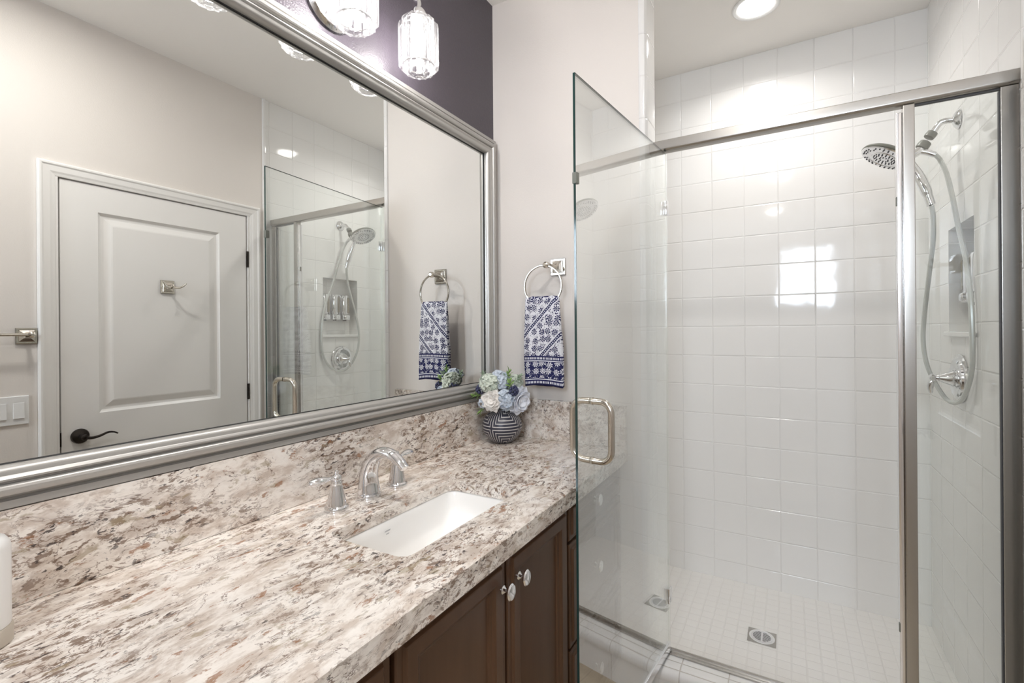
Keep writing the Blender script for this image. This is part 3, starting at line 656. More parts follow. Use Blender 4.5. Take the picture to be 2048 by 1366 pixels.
# ================================================================== VANITY LIGHT
vl = thing('vanity_light', 'chrome three light vanity fixture with crystal shades above the mirror', 'light fixture', (0.0, 0.883, 2.25))
B().lathe([(0.078, -0.0015), (0.080, 0.006), (0.074, 0.012), (0.070, 0.018), (0.062, 0.021), (0.054, 0.028), (0.035, 0.033), (0.012, 0.034)], (0, 0.893, 2.255), (1, 0, 0), 40).make('backplate', M_chr, vl)
b = B().tube(bez([(0.03, 0.890, 2.265), (0.07, 0.886, 2.33), (0.085, 0.883, 2.385)], 5), 0.010, 12)
b.tube(bez([(0.085, 0.60, 2.385), (0.087, 0.75, 2.388), (0.088, 0.883, 2.388), (0.087, 1.02, 2.388), (0.085, 1.166, 2.385)], 4), 0.0085, 12)
b.make('crossbar', M_chr, vl)
for y in SH_Y:
    pts = bez([(0.087, y - 0.05, 2.386), (0.098, y - 0.02, 2.380), (SH_X, y, 2.360), (SH_X, y, 2.335)], 5)
    cup = B().tube(pts, 0.0075, 10)
    cup.lathe([(0.012, 0.198), (0.020, 0.192), (0.027, 0.178), (0.028, 0.160), (0.024, 0.158)], (SH_X, y, SH_Z), n=20)
    cup.make('socket_arm', M_chr, vl)
    sh = None
    b = B(); n = 14; R0 = 0.060
    for k in range(n):
        a = 2 * PI * k / n; wdt = 2 * PI * R0 / n * 0.5 * 0.93
        er = Vector((math.cos(a), math.sin(a), 0)); et = Vector((-math.sin(a), math.cos(a), 0)); c = Vector((SH_X, y, SH_Z))
        rings = []
        for z, rr in ((0.000, R0 - 0.017), (0.016, R0 - 0.001), (0.030, R0), (0.132, R0), (0.146, R0 - 0.002), (0.165, R0 - 0.020)):
            rings.append([c + er * (rr - 0.010) + et * wdt * 0.75 + _U * z, c + er * (rr - 0.004) + et * wdt + _U * z, c + er * (rr + 0.003) + _U * z, c + er * (rr - 0.004) - et * wdt + _U * z, c + er * (rr - 0.010) - et * wdt * 0.75 + _U * z])
        b.loft(rings, True, True, True)
    sh = b.make('lamp_shade', M_cryst, vl, smooth=False)
    for z in (0.020, 0.150):
        b = B()
        b.lathe([(R0 - 0.0165 , z), (R0 - 0.0125, z), (R0 - 0.0125, z + 0.003), (R0 - 0.0165, z + 0.003), (R0 - 0.0165, z)], (SH_X, y, SH_Z), n=28, capa=False, capb=False)
        if z > 0.1:
            for k in range(4):
                a = PI / 4 + PI / 2 * k; b.tube([(SH_X + 0.024 * math.cos(a), y + 0.024 * math.sin(a), SH_Z + 0.160), (SH_X + 0.045 * math.cos(a), y + 0.045 * math.sin(a), SH_Z + 0.152)], 0.0018, 6)
        rg = b.make('shade_ring', M_chr, sh); rg.matrix_parent_inverse = Matrix.Identity(4)
    B().lathe([(0.010, 0.156), (0.012, 0.140), (0.016, 0.120), (0.018, 0.100), (0.0155, 0.070), (0.010, 0.050), (0.004, 0.038), (0.001, 0.034)], (SH_X, y, SH_Z), n=18).make('bulb', M_bulb, vl)

# ================================================================== TOWEL RING AND TOWEL
RC = Vector((0.274, 1.662, 1.508)); RR = 0.080
tr_ = thing('towel_ring', 'polished nickel towel ring on a square wall plate', 'towel ring', (0.303, YE - 0.001, 1.588))
b = B().panel(lambda u, v, h: (u, YE - h, v), 0.271, 0.335, 1.556, 1.622, [(0, 0.0005), (0, 0.007), (0.002, 0.008), (0.008, 0.008), (0.010, 0.012), (0.013, 0.013), (0.024, 0.016), (0.027, 0.020)])
b.make('wall_plate', M_ring, tr_, smooth=False)
b = B().lathe([(0.012, 0.018), (0.008, 0.026), (0.0075, 0.05), (0.0085, 0.072), (0.012, 0.077), (0.0135, 0.085), (0.012, 0.093), (0.006, 0.098)], (0.303, YE, 1.589), (-0.17, -1, 0), 20)
b.make('post', M_nick, tr_)
b = B().tube([RC + Vector((RR * math.sin(2 * PI * k / 48), 0.0, RR * math.cos(2 * PI * k / 48))) for k in range(48)], 0.0042, 10, close=True)
b.make('ring', M_ring, tr_)

# towel: a flattened sleeve draped over the ring; UV in metres
def make_towel():
    me_b = bmesh.new(); uvl = me_b.loops.layers.uv.new('UVMap')
    zt, zb = 1.462, 1.118; NZ, NU = 40, 56; rows = []
    for i in range(NZ + 1):
        t = i / NZ; z = zt + (zb - zt) * t
        wd = 0.146 + 0.024 * min(1, t * 1.6) - 0.004 * t
        th = 0.0075 + 0.013 * min(1, t * 2.2)
        cx = 0.271 + 0.006 * t; yy = RC.y - 0.002 + 0.004 * t
        row = []
        for k in range(NU):
            a = 2 * PI * k / NU; ca, sa = math.cos(a), math.sin(a)
            ex = math.copysign(abs(ca) ** 0.7, ca); ey = math.copysign(abs(sa) ** 0.55, sa)
            x = cx + wd / 2 * ex
            y = yy + th * ey + 0.0022 * math.sin(x * 95 + 1.1 + t * 1.6) * t + 0.0015 * math.sin(x * 210 + t * 4)
            zz = z
            if i == 0: y = yy + 0.35 * th * ey; zz += 0.004
            sag = 0.006 * math.sin((x - cx) / wd * PI * 1.0 + 1.57) * t
            zz += (0.009 * math.sin(((x - cx) / wd + 0.5) * PI) - 0.003) * t ** 3 * (1 if ey < 0 else -0.4)
            if t < 0.12: zz += 0.004 * math.cos((x - cx) / wd * 22) * (1 - t / 0.12)
            row.append(me_b.verts.new((x, y, zz)))
        rows.append(row)
    for i in range(NZ):
        for k in range(NU):
            j = (k + 1) % NU
            f = me_b.faces.new((rows[i][k], rows[i][j], rows[i + 1][j], rows[i + 1][k])); f.smooth = True
            for lp, (ii, kk) in zip(f.loops, ((i, k), (i, k + 1), (i + 1, k + 1), (i + 1, k))):
                z = (1 - ii / NZ) * 0.345
                xx = rows[ii][kk % NU].co.x - 0.19
                back = (kk % NU) < NU / 2 and 0 < k < NU / 2
                lp[uvl].uv = (xx + (0.4 if (0 <= k < NU // 2) else 0.0), z)
    me_b.faces.new(rows[0]).smooth = True
    # inner hem recess
    inner = [me_b.verts.new(((v.co.x - 0.273) * 0.965 + 0.273, RC.y + 0.002 + (v.co.y - RC.y - 0.002) * 0.72, v.co.z + 0.012)) for v in rows[-1]]
    for k in range(NU):
        j = (k + 1) % NU; f = me_b.faces.new((rows[-1][k], rows[-1][j], inner[j], inner[k]))
        for lp in f.loops: lp[uvl].uv = (0.1, 0.001)
    f = me_b.faces.new(inner)
    for lp in f.loops: lp[uvl].uv = (0.1, 0.001)
    bmesh.ops.recalc_face_normals(me_b, faces=me_b.faces)
    me = bpy.data.meshes.new('hand_towel'); me_b.to_mesh(me); me_b.free(); me.materials.append(M_towel)
    me.polygons.foreach_set('use_smooth', [True] * len(me.polygons))
    o = bpy.data.objects.new('hand_towel', me); COL.objects.link(o)
    tag(o, 'navy and white floral hand towel hanging from the towel ring', 'towel'); return o
make_towel()

# ================================================================== VASE AND FLOWERS
VC = Vector((0.116, 1.610, CT + 0.0004))
b = B().lathe([(0.030, 0.0), (0.040, 0.002), (0.056, 0.015), (0.070, 0.034), (0.0775, 0.054), (0.0785, 0.070), (0.074, 0.090), (0.062, 0.108), (0.046, 0.120), (0.034, 0.126), (0.033, 0.131), (0.029, 0.131), (0.029, 0.118), (0.05, 0.09), (0.05, 0.03), (0.01, 0.012)], (0, 0, 0), n=48, capb=True)
va = b.make('vase', M_vase, None, loc=VC, angle=1.0); tag(va, 'round navy vase with white chevron lines in the counter corner', 'vase')

FR = Vector((0.853, 0.522, 0)); FF = Vector((0.522, -0.853, 0))
FC = Vector((0.121, 1.603, 1.092))
def fpos(px, pz, d): return FC + FR * px + _U * pz + FF * d
def frame_of(n):
    n = Vector(n).normalized(); a = n.cross(_U)
    if a.length < 0.1: a = n.cross(Vector((1, 0, 0)))
    a.normalize(); return n, a, a.cross(n).normalized()
def petal(b, c, n, a, u, ang, r0, length, width, cup, curl, seg=5):
    """a cupped petal starting at radius r0 from c, opening along direction ang"""
    d = a * math.cos(ang) + u * math.sin(ang); s_ = n.cross(d); rows = []
    for i in range(seg + 1):
        t = i / seg; w_ = width * math.sin(PI * (0.12 + 0.80 * t) ** 0.8) * (1 if t < 0.99 else 0.75)
        out = r0 + length * math.sin(cup * t) / max(cup, 0.01) * 1.0; up = length * (1 - math.cos(cup * t)) / max(cup, 0.01) - curl * t * t * length
        row = []
        for k in range(5):
            q = (k - 2) / 2
            row.append(c + d * (out - abs(q) ** 2 * w_ * 0.25) + s_ * q * w_ + n * (up + abs(q) ** 2 * w_ * 0.35))
        rows.append(row)
    b.loft(rows, closed=False)
def rose(name, label, c, n, R, mat, grp):
    n, a, u = frame_of(n); b = B(); c = Vector(c)
    lay = [(3, 0.10, 0.42, 0.30, 1.55, 0.0, 0.55), (5, 0.16, 0.62, 0.40, 1.35, 0.02, 0.42), (6, 0.20, 0.80, 0.46, 1.05, 0.10, 0.22), (7, 0.22, 0.92, 0.50, 0.75, 0.18, 0.0), (8, 0.20, 0.98, 0.48, 0.30, 0.25, -0.22)]
    for li, (cnt, r0, ln, wd, cup, curl, lift) in enumerate(lay):
        for k in range(cnt):
            ang = 2 * PI * k / cnt + li * 0.7 + random.uniform(-.12, .12)
            petal(b, c + n * R * (lift * 0.6 - 0.25), n, a, u, ang, r0 * R, ln * R * random.uniform(.92, 1.05), wd * R, cup, curl)
    b.sphere(c + n * R * 0.02, R * 0.17, 10, 7)
    o = b.make(name, mat, None, angle=3.0, solid=0.0007); return tag(o, label, 'flower', grp)
def hydrangea(name, label, c, R, mat, cnt, grp, n0=None):
    b = B(); c = Vector(c); i = 0; g = PI * (3 - math.sqrt(5))
    for k in range(cnt):
        z = 1 - 2 * (k + 0.5) / cnt; r = math.sqrt(1 - z * z); th = g * k
        n = Vector((r * math.cos(th), r * math.sin(th), z))
        if n.dot(Vector(n0)) < -0.35: continue
        n, a, u = frame_of(n); p = c + n * R * random.uniform(0.66, 0.92); a0 = random.uniform(0, 1.5)
        for q in range(4): petal(b, p, n, a, u, a0 + q * PI / 2, 0.0008, R * 0.56, R * 0.30, 0.55, 0.15, 4)
    o = b.make(name, mat, None, angle=3.0, solid=0.0005); return tag(o, label, 'flower', grp)
def berries(label, c, R, grp):
    b = B(); c = Vector(c); g = PI * (3 - math.sqrt(5)); cnt = 30
    for k in range(cnt):
        z = 1 - 2 * (k + 0.5) / cnt; r = math.sqrt(1 - z * z); th = g * k
        b.sphere(c + Vector((r * math.cos(th), r * math.sin(th), z)) * R * random.uniform(.75, 1), R * 0.27, 7, 5)
    b.tube([c, (c + FC * 1 - Vector((0, 0, 0.05))) / 2, Vector((VC.x, VC.y, CT + 0.11))], 0.0012, 5)
    return tag(b.make('berry_cluster', M_berry), label, 'berries', grp)
def sprig(label, c, n, L, mat, cnt, wd, grp):
    b = B(); c = Vector(c); n, a, u = frame_of(n)
    base = Vector((VC.x, VC.y, CT + 0.112))
    b.tube([base, (base + c) / 2 + n * 0.004, c, c + n * L * 0.8], [0.0015, 0.0013, 0.0011, 0.0007], 5)
    for k in range(cnt):
        t = (k + 0.3) / cnt; ang = k * 2.4; d = (a * math.cos(ang) + u * math.sin(ang)) * (0.9 - 0.55 * t) + n * (0.35 + 0.7 * t); d.normalize()
        p = c + n * L * 0.8 * t; ll = L * random.uniform(.45, .62); s_ = d.cross(n).normalized(); nn = s_.cross(d)
        rows = []
        for i in range(5):
            q = i / 4; w_ = wd * math.sin(PI * min(.97, 0.08 + q * 0.9)); ctr = p + d * ll * q - nn * ll * 0.15 * q * q
            rows.append([ctr - s_ * w_, ctr + nn * w_ * 0.3 * -1, ctr + s_ * w_])
        b.loft(rows, closed=False)
    return tag(b.make('leaf_sprig', mat, None, angle=3.0, solid=0.0004), label, 'leaves', grp)
G1 = 'silk flowers in the navy vase'
rose('rose', 'creamy white open rose at the front left of the bouquet', fpos(-0.042, -0.022, 0.062), FF + FR * -0.25 + _U * 0.1, 0.042, M_petal, G1)
rose('peony', 'bluish white large bloom at the right of the bouquet', fpos(0.070, -0.030, 0.030), FF * 0.8 + FR * 0.65 - _U * 0.15, 0.055, M_petalb, G1)
hydrangea('hydrangea', 'pale blue hydrangea low in the middle between the two big white blooms', fpos(0.012, -0.025, 0.040), 0.040, M_hyd, 30, G1, FF)
hydrangea('hydrangea', 'pale blue hydrangea at the back top of the bouquet', fpos(-0.010, 0.045, 0.000), 0.042, M_hyd, 30, G1, FF + _U)
hydrangea('hydrangea', 'pale green hydrangea above the creamy rose', fpos(-0.050, 0.036, 0.030), 0.040, M_hyg, 32, G1, FF + _U)
hydrangea('hydrangea', 'pale green hydrangea at the top right behind the leaves', fpos(0.048, 0.036, -0.012), 0.037, M_hyg, 28, G1, FF + _U)
hydrangea('hydrangea', 'small blue floret cluster at the lower left beside the vase', fpos(-0.076, -0.036, 0.035), 0.019, M_hyd, 12, G1, FF)
G2 = 'navy berry clusters in the bouquet'
berries('navy berry cluster left of the creamy rose', fpos(-0.084, 0.018, 0.035), 0.019, G2)
berries('navy berry cluster above the bluish white bloom', fpos(0.045, 0.012, 0.048), 0.019, G2)
G3 = 'leaf sprigs in the bouquet'
sprig('green leaf sprig at the top middle of the bouquet', fpos(0.018, 0.052, 0.018), _U + FR * 0.3 + FF * 0.2, 0.042, M_leaf, 12, 0.0042, G3)
sprig('green leaf sprig at the top right of the bouquet', fpos(0.050, 0.040, 0.020), _U + FR * 0.8 + FF * 0.3, 0.042, M_leafd, 11, 0.0045, G3)
sprig('green leaf sprig pointing left beside the mirror frame', fpos(-0.085, -0.008, 0.018), -FR + _U * 0.1 + FF * 0.5, 0.040, M_leaf, 10, 0.0042, G3)
sprig('green leaf sprig hanging down left of the vase', fpos(-0.076, -0.050, 0.020), -_U - FR * 0.5 + FF * 0.4, 0.034, M_leaf, 9, 0.0042, G3)
sprig('green leaf sprig standing in the middle above the berries', fpos(0.030, 0.030, 0.035), _U * 0.8 + FF * 0.7, 0.036, M_leaf, 10, 0.004, G3)
sprig('green leaf sprig at the upper left near the mirror', fpos(-0.065, 0.052, 0.0), _U - FR * 0.4, 0.034, M_leafd, 10, 0.0042, G3)

# ================================================================== SHOWER ENCLOSURE
se = thing('shower_enclosure', 'silver framed shower enclosure with header bar and narrow fixed pane', 'shower enclosure', (1.15, YH, 0.15))
hb = B(); hb.flat = True
hp = [(-0.018, 2.022), (-0.020, 2.020), (-0.020, 1.994), (-0.018, 1.989), (-0.014, 1.985), (-0.006, 1.982), (0.012, 1.982), (0.018, 1.986), (0.020, 1.992), (0.020, 2.020), (0.018, 2.022)]
hb.loft([[Vector((x, YH + dy, z)) for dy, z in hp] for x in (0.6605, W - 0.0005)], True, True, True)
hb.make('header', M_satin, se, angle=0.5)
B().box((1.5995, YH - 0.012, 0.1505), (W - 0.0005, YH + 0.014, 1.9825), 0.0015).make('wall_post', M_satin, se)
B().box((1.392, YH - 0.016, 0.1505), (1.419, YH + 0.014, 1.9825), 0.0025).make('post', M_satin, se)
B().box((1.378, YH - 0.004, 0.168), (1.3922, YH + 0.012, 1.968), 0.003).make('strike_channel', M_bright, se)
for z0, z1 in ((1.694, 1.720), (0.437, 0.463)):
    B().box((1.3765, YH - 0.006, z0), (1.3795, YH + 0.004, z1), 0.001).make('strike_catch', M_grey, se)
b = B().box((0.6605, YH - 0.007, 0.1505), (1.3765, YH + 0.012, 0.156), 0.001).box((0.6605, YH + 0.004, 0.156), (1.3765, YH + 0.010, 0.170), 0.0015); b.make('sill_track', M_satin, se)
b = B().box((1.4192, YH - 0.014, 0.1505), (1.5992, YH + 0.014, 0.172), 0.002); b.make('sill_track', M_bright, se)
B().box((1.4192, YH - 0.003, 0.172), (1.5993, YH + 0.003, 1.9822)).make('fixed_pane', M_glass, se, smooth=False)
b = B().box((1.4192, YH - 0.006, 1.9785), (1.5993, YH + 0.006, 1.9820)).box((1.5975, YH - 0.006, 0.172), (1.5993, YH + 0.006, 1.975)); b.make('glazing_seal', M_nozzle, se)
B().box((0.6605, YH - 0.005, 0.174), (0.706, YH + 0.001, 1.9818)).make('hinge_pane', M_glass, se, smooth=False)
b = B().box((0.7062, YH - 0.0052, 0.176), (0.7085, YH + 0.0012, 1.9815)); b.make('vinyl_seal', M_vinyl, se)

# open door: local frame along the glass
D0 = Vector((0.642, 1.104, 0)); D1 = Vector((0.7145, 1.787, 0)); dd = (D1 - D0); DW = dd.length; dd.normalize(); dn = Vector((dd.y, -dd.x, 0))
GB, GT = 0.180, 1.976
sd = thing('shower_door', 'frameless glass shower door standing open beside the vanity', 'shower door', (D1.x, D1.y, GB))
def obox(b, s0, s1, n0, n1, z0, z1, bev=0.0):
    q = B().box((s0, n0, z0), (s1, n1, z1), bev)
    for v in q.bm.verts: v.co = D0 + dd * v.co.x + dn * v.co.y + _U * v.co.z
    me = bpy.data.meshes.new('t'); q.bm.to_mesh(me); q.bm.free(); b.bm.from_mesh(me); bpy.data.meshes.remove(me); return b
g_ = B(); obox(g_, 0.0012, DW - 0.0012, -0.0028, 0.0028, GB + 0.001, GT - 0.001); g_.make('glass_panel', M_glass, sd, smooth=False)
g_ = B(); obox(g_, 0, 0.0012, -0.003, 0.003, GB, GT); obox(g_, 0.0012, DW, -0.003, 0.003, GT - 0.001, GT); g_.make('polished_edge', M_gedge, sd, smooth=False)
g_ = B(); obox(g_, 0, DW, -0.007, 0.007, GB - 0.014, GB + 0.016, 0.002); obox(g_, 0.0, DW, -0.011, -0.003, GB - 0.016, GB - 0.008, 0.001); g_.make('drip_rail', M_bright, sd)
g_ = B(); obox(g_, DW - 0.014, DW + 0.001, -0.0055, -0.0029, GB + 0.017, GT - 0.002, 0.0005); obox(g_, DW - 0.014, DW + 0.001, 0.0029, 0.0055, GB + 0.017, GT - 0.002, 0.0005); g_.make('vinyl_seal', M_vinyl, sd)
for z0, z1 in ((1.750, 1.800), (0.342, 0.396)):
    g_ = B(); obox(g_, DW - 0.020, DW + 0.010, -0.010, -0.003, z0, z1, 0.002); obox(g_, DW - 0.020, DW + 0.010, 0.003, 0.010, z0, z1, 0.002); g_.make('hinge_clip', M_chr, sd)
g_ = B(); obox(g_, -0.0015, 0.014, -0.006, 0.006, 1.700, 1.728, 0.001); g_.make('catch_clip', M_grey, sd)
for sgn in (1, -1):
    pts = []
    for n_o, z in ((0.0035, 0.992), (0.0255, 0.992)): pts.append((n_o, z))
    for k in range(7):
        a = -PI / 2 + PI / 2 * k / 6; pts.append((0.026 + 0.030 * math.cos(a), 1.022 + 0.030 * math.sin(a)))
    for k in range(7):
        a = PI / 2 * k / 6; pts.append((0.026 + 0.030 * math.cos(a), 1.118 + 0.030 * math.sin(a)))
    pts.append((0.0035, 1.148))
    P = [D0 + dd * 0.083 + dn * sgn * q[0] + _U * q[1] for q in pts]
    b = B().tube(P, 0.0090, 14)
    for z in (0.992, 1.148):
        b.lathe([(0.0100, 0.003), (0.0104, 0.0045), (0.0100, 0.006)], D0 + dd * 0.083 + _U * z, dn * sgn, 16)
    b.make('pull_handle', M_nick, sd)

# ================================================================== SHOWER HEAD
sh = thing('shower_fixture', 'chrome combination shower head with hand wand and looping hose', 'shower head', (W, 2.295, 2.084))
FP = Vector((W, 2.295, 2.084))
b = B().lathe([(0.033, 0.0005), (0.034, 0.003), (0.031, 0.007), (0.024, 0.013), (0.014, 0.018), (0.011, 0.020)], FP, (-1, 0, 0), 28)
b.make('flange', M_chr, sh)
arm = bez([(W - 0.012, 2.295, 2.084), (1.600, 2.296, 2.087), (1.583, 2.299, 2.082), (1.568, 2.305, 2.060), (1.562, 2.308, 2.046)], 6)
B().tube(arm, 0.0105, 14).make('arm', M_chr, sh)
ad = Vector((-0.026, -0.004, -0.036)).normalized()
N1 = Vector((1.564, 2.307, 2.054)); N2 = Vector((1.543, 2.304, 2.020))
b = B().lathe([(0.011, -0.004), (0.0165, -0.002), (0.0175, 0.010), (0.0165, 0.019), (0.011, 0.021)], N1, ad, 18); b.make('swivel_nut', M_grey, sh)
b = B().lathe([(0.012, -0.006), (0.019, -0.002), (0.0205, 0.011), (0.019, 0.022), (0.012, 0.026)], N2, ad, 18); b.make('swivel_nut', M_grey, sh)
# head
HC = Vector((1.425, 2.312, 1.990)); hn = Vector((-0.50, -0.10, -0.86)).normalized()
b = B().lathe([(0.083, 0.000), (0.0855, -0.004), (0.083, -0.011), (0.070, -0.021), (0.045, -0.031), (0.020, -0.036)], HC, hn, 44, capb=True, capa=False)
hd = b.make('head', M_grey, sh)
b = B().lathe([(0.0836, 0.0005), (0.080, 0.004), (0.060, 0.0055), (0.058, 0.0035), (0.045, 0.0035), (0.043, 0.006), (0.020, 0.0075), (0.003, 0.008)], HC, hn, 44, capa=False)
fcg = b.make('spray_face', M_chr, hd); fcg.matrix_parent_inverse = Matrix.Identity(4)
e1 = (Vector((0, 1, 0)) - hn * hn.y).normalized(); e2 = hn.cross(e1); b = B()
for rr, cnt, sz, hh in ((0.072, 30, 0.0030, 0.0052), (0.064, 24, 0.0026, 0.0058), (0.036, 18, 0.0028, 0.0068), (0.028, 14, 0.0026, 0.0074), (0.015, 9, 0.0026, 0.0080)):
    for k in range(cnt):
        if rr > 0.06 and k % 5 == 4: continue
        a = 2 * PI * k / cnt; c = HC + hn * hh + e1 * rr * math.cos(a) + e2 * rr * math.sin(a)
        b.lathe([(sz, -0.001), (sz * 0.8, 0.0016), (sz * 0.3, 0.002)], c, hn, 6)
nz = b.make('nozzles', M_nozzle, hd); nz.matrix_parent_inverse = Matrix.Identity(4); nz['kind'] = 'stuff'
# holder block between swivel and head, with the hose outlet
b = B().tube(bez([N2 + ad * 0.020, (1.520, 2.301, 1.990), (1.500, 2.303, 1.982), (1.470, 2.307, 1.985)], 5), [0.014] * 10 + [0.012] * 6, 14)
b.tube([(1.528, 2.302, 1.992), (1.548, 2.301, 1.984), (1.570, 2.299, 1.970)], [0.012, 0.0115, 0.0105], 14)
b.make('diverter', M_chr, sh)
wd = bez([(1.492, 2.300, 1.975), (1.505, 2.296, 1.940), (1.520, 2.290, 1.900), (1.535, 2.284, 1.855), (1.546, 2.280, 1.815), (1.554, 2.277, 1.782)], 6)
n_ = len(wd)
B().tube(wd, [0.009 + 0.0095 * math.sin(min(1, i / (n_ - 1) * 1.25) * PI * 0.75) * (1 if i < n_ * 0.72 else 0.75) for i in range(n_)], 16).make('hand_wand', M_chr, sh)
hose = bez([(1.5545, 2.277, 1.780), (1.560, 2.283, 1.735), (1.562, 2.300, 1.65), (1.556, 2.336, 1.52), (1.549, 2.370, 1.38), (1.546, 2.374, 1.28), (1.555, 2.362, 1.19), (1.578, 2.335, 1.115), (1.598, 2.290, 1.070),
            (1.612, 2.225, 1.073), (1.619, 2.165, 1.120), (1.6235, 2.128, 1.20), (1.6235, 2.122, 1.30), (1.6225, 2.130, 1.42), (1.620, 2.165, 1.56), (1.612, 2.215, 1.69), (1.604, 2.245, 1.80), (1.594, 2.270, 1.89), (1.582, 2.290, 1.945), (1.571, 2.299, 1.969)], 10)
B().tube(hose, 0.0076, 10).make('hose', M_hose, sh)

# ------------------------------------------------------------------ valve
VL = Vector((W, 2.295, 1.150))
sv = thing('shower_valve', 'chrome round shower valve with lever handle', 'shower valve', VL)
B().lathe([(0.087, 0.0005), (0.088, 0.004), (0.085, 0.008), (0.076, 0.010), (0.073, 0.016), (0.064, 0.019), (0.050, 0.014), (0.040, 0.012)], VL, (-1, 0, 0), 48, sx=1.0, sy=1.0).make('escutcheon', M_chr, sv)
b = B().lathe([(0.036, 0.0115), (0.036, 0.018), (0.030, 0.021), (0.031, 0.026), (0.026, 0.032), (0.020, 0.044), (0.014, 0.055), (0.011, 0.061), (0.013, 0.065), (0.011, 0.070), (0.009, 0.073)], VL, (-1, 0, 0), 28)
b.make('hub', M_chr, sv)
b = B().lathe([(0.010, 0.072), (0.014, 0.076), (0.014, 0.083), (0.009, 0.088), (0.004, 0.090)], VL, (-1, 0, 0), 20)
pts = bez([VL + Vector((-0.080, 0, 0.004)), VL + Vector((-0.083, 0.0, -0.014)), VL + Vector((-0.085, 0.004, -0.034)), VL + Vector((-0.083, 0.007, -0.056))], 6)
b.tube(pts, [0.0060 + 0.0045 * math.sin(max(0, i / (len(pts) - 1) - .15) / .85 * PI) for i in range(len(pts))], 12)
b.make('lever', M_chr, sv)

# ------------------------------------------------------------------ niche sill + dispenser
b = B().box((W - 0.016, NY0 - 0.022, NZ0 - 0.014), (W - 0.0005, NY1 + 0.010, NZ0 + 0.004), 0.005, 3).box((W - 0.0005, NY0 + 0.0005, NZ0 + 0.0005), (W + 0.0875, NY1 - 0.0005, NZ0 + 0.004))
o = b.make('niche_sill', M_por); tag(o, 'white rounded ceramic sill at the bottom of the niche', 'sill')
dp = thing('soap_dispenser', 'chrome three chamber soap dispenser mounted in the niche', 'soap dispenser', (W + 0.087, 2.28, 1.42))
XB = W + 0.0875
B().box((XB - 0.012, 2.152, 1.426), (XB, 2.420, 1.606), 0.003).make('back_plate', M_chr, dp)
for k in range(3):
    yc = 2.194 + k * 0.086
    b = B().lathe([(0.036, 0.040), (0.038, 0.044), (0.038, 0.172), (0.035, 0.180), (0.026, 0.183)], (XB - 0.030, yc, 1.42), n=24, sx=0.9, sy=0.78, ref=(1, 0, 0))
    ch = b.make('chamber', M_chr, dp)
    b = B().box((XB - 0.0660, yc + 0.006, 1.474), (XB - 0.050, yc + 0.024, 1.585), 0.004); q = b.make('sight_window', M_smoke, ch); q.matrix_parent_inverse = Matrix.Identity(4)
    b = B().box((XB - 0.060, yc - 0.034, 1.424), (XB - 0.013, yc + 0.034, 1.459), 0.005)
    hs = b.make('pump_housing', M_chr, dp)
    b = B().lathe([(0.017, 0.058), (0.018, 0.068), (0.014, 0.074), (0.006, 0.076)], (XB, yc, 1.446), (-1, 0, 0), 20); q = b.make('push_button', M_chr, hs); q.matrix_parent_inverse = Matrix.Identity(4)
    b = B().box((XB - 0.050, yc - 0.008, 1.416), (XB - 0.030, yc + 0.008, 1.4245)); q = b.make('nozzle', M_nozzle, hs); q.matrix_parent_inverse = Matrix.Identity(4)

# ------------------------------------------------------------------ floor drain
dc = Vector((0.992, 2.290, SF))
dr = thing('floor_drain', 'square steel floor drain with round grate in the shower', 'drain', dc)
b = B().box(dc + Vector((-0.054, -0.052, 0.0003)), dc + Vector((0.054, 0.052, 0.0025)), 0.0005); b.make('plate', M_satin, dr)
b = B().lathe([(0.040, 0.0026), (0.044, 0.0026), (0.046, 0.0045), (0.0485, 0.0045), (0.0495, 0.0026)], dc, n=40, capa=False, capb=False); b.make('rim', M_white, dr)
b = B().lathe([(0.0385, 0.0028), (0.010, 0.0028)], dc, n=32, capa=False, capb=True); b.make('sump_shade', M_black, dr)  # flat black disc paints the shade below the grate
b = B()
for k in range(-5, 6):
    y = k * 0.0066; hw = math.sqrt(max(0, 0.041 ** 2 - y * y))
    b.box(dc + Vector((-hw, y - 0.0016, 0.0030)), dc + Vector((hw, y + 0.0016, 0.0042)))
b.box(dc + Vector((-0.0035, -0.041, 0.0031)), dc + Vector((0.0035, 0.041, 0.0046)))
b.lathe([(0.0345, 0.0031), (0.0345, 0.0044), (0.041, 0.0044), (0.041, 0.0031)], dc, n=36, capa=False, capb=False)
b.make('grate', M_bright, dr)

# ------------------------------------------------------------------ downlights: the shower one and the two added out of view
for i, (x, y) in enumerate(DOWN):
    lab = ['round recessed downlight in the shower ceiling', 'added out of view downlight in the room ceiling beside the vanity', 'added out of view downlight in the ceiling near the window'][i]
    dl = thing('recessed_light', lab, 'ceiling light', (x, y, H))
    B().lathe([(0.078, 0.0003), (0.094, 0.0003), (0.095, 0.004), (0.090, 0.007), (0.080, 0.006), (0.074, 0.002)], (x, y, H), (0, 0, -1), 44, capa=False, capb=False).make('trim_ring', M_white, dl)
    B().lathe([(0.0765, 0.0003), (0.0765, 0.002), (0.05, 0.0030), (0.002, 0.0032)], (x, y, H), (0, 0, -1), 36, capa=True).make('lens', M_lens, dl)

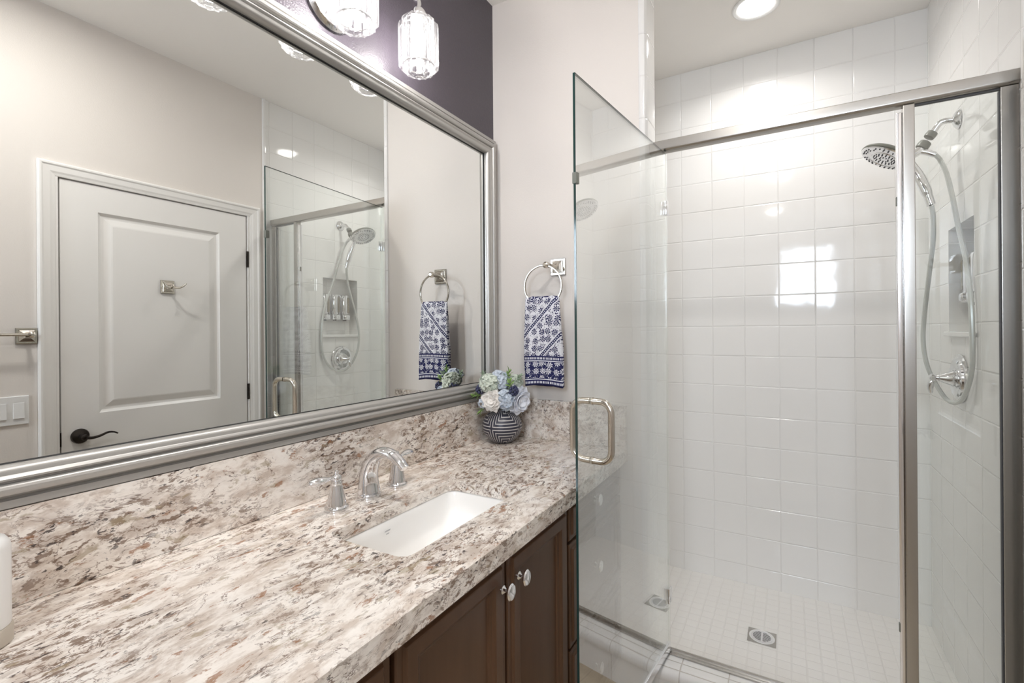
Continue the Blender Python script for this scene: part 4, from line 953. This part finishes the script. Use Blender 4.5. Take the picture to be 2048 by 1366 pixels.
# ================================================================== RIGHT WALL HARDWARE
rk = thing('robe_hook', 'polished nickel double robe hook on the white door', 'hook', (W, 1.212, 1.570))
HB = 0.0061
b = B().panel(lambda u, v, h: (W + 0.005 - h, u, v), 1.181, 1.242, 1.538, 1.604, [(0, -0.0001), (0, 0.008), (0.002, 0.009), (0.008, 0.009), (0.010, 0.013), (0.022, 0.016), (0.026, 0.020)]); b.make('wall_plate', M_nick, rk, smooth=False)
b = B().lathe([(0.010, 0.010), (0.007, 0.018), (0.007, 0.036), (0.011, 0.042), (0.011, 0.050), (0.005, 0.054)], (W, 1.212, 1.571), (-1, 0, 0), 18)
for s_ in (-1, 1):
    b.tube(bez([(W - 0.044, 1.212, 1.571), (W - 0.056, 1.212 + s_ * 0.022, 1.566), (W - 0.066, 1.212 + s_ * 0.040, 1.574), (W - 0.074, 1.212 + s_ * 0.052, 1.590)], 5), [0.006 - 0.0022 * i / 15 for i in range(16)], 10)
b.make('prongs', M_nick, rk)
tb = thing('towel_bar', 'polished nickel towel bar on the wall left of the door in the mirror', 'towel bar', (W, 0.40, 1.33))
for yc in (0.693, 0.083):
    b = B().panel(lambda u, v, h: (W + 0.001 - h, u, v), yc - 0.035, yc + 0.031, 1.297, 1.362, [(0, 0.0005), (0, 0.008), (0.002, 0.009), (0.008, 0.009), (0.010, 0.013), (0.022, 0.016), (0.026, 0.022)])
    b.make('wall_plate', M_nick, tb, smooth=False)
    B().lathe([(0.011, 0.018), (0.0075, 0.026), (0.0075, 0.040), (0.012, 0.047), (0.0135, 0.056), (0.012, 0.065), (0.005, 0.070)], (W, yc, 1.334), (-1, 0, 0), 20).make('post', M_nick, tb)
B().tube([(W - 0.056, 0.083, 1.334), (W - 0.056, 0.693, 1.334)], 0.0062, 14).make('bar', M_nick, tb)
ls = thing('light_switch', 'white wall switch plate with rocker switches beside the door casing', 'light switch', (W, 0.64, 1.024))
b = B().panel(lambda u, v, h: (W + 0.001 - h, u, v), 0.582, 0.697, 0.966, 1.083, [(0, 0.0003), (0, 0.004), (0.002, 0.006)]); b.make('plate', M_white, ls, smooth=False)
for y0, y1 in ((0.650, 0.683), (0.598, 0.631)):
    b = B(); f_ = lambda h, y, z: (W + 0.001 - h, y, z)
    b.loft([[f_(0.0055, y0, 0.991), f_(0.0055, y1, 0.991), f_(0.0055, y1, 1.056), f_(0.0055, y0, 1.056)], [f_(0.0105, y0 + 0.0007, 0.992), f_(0.0105, y1 - 0.0007, 0.992), f_(0.0068, y1 - 0.0007, 1.055), f_(0.0068, y0 + 0.0007, 1.055)]], True, False, True)
    b.make('rocker', M_white, ls, smooth=False)

# parts written in world metres under a part that has the world as its own frame
bpy.context.view_layer.update()
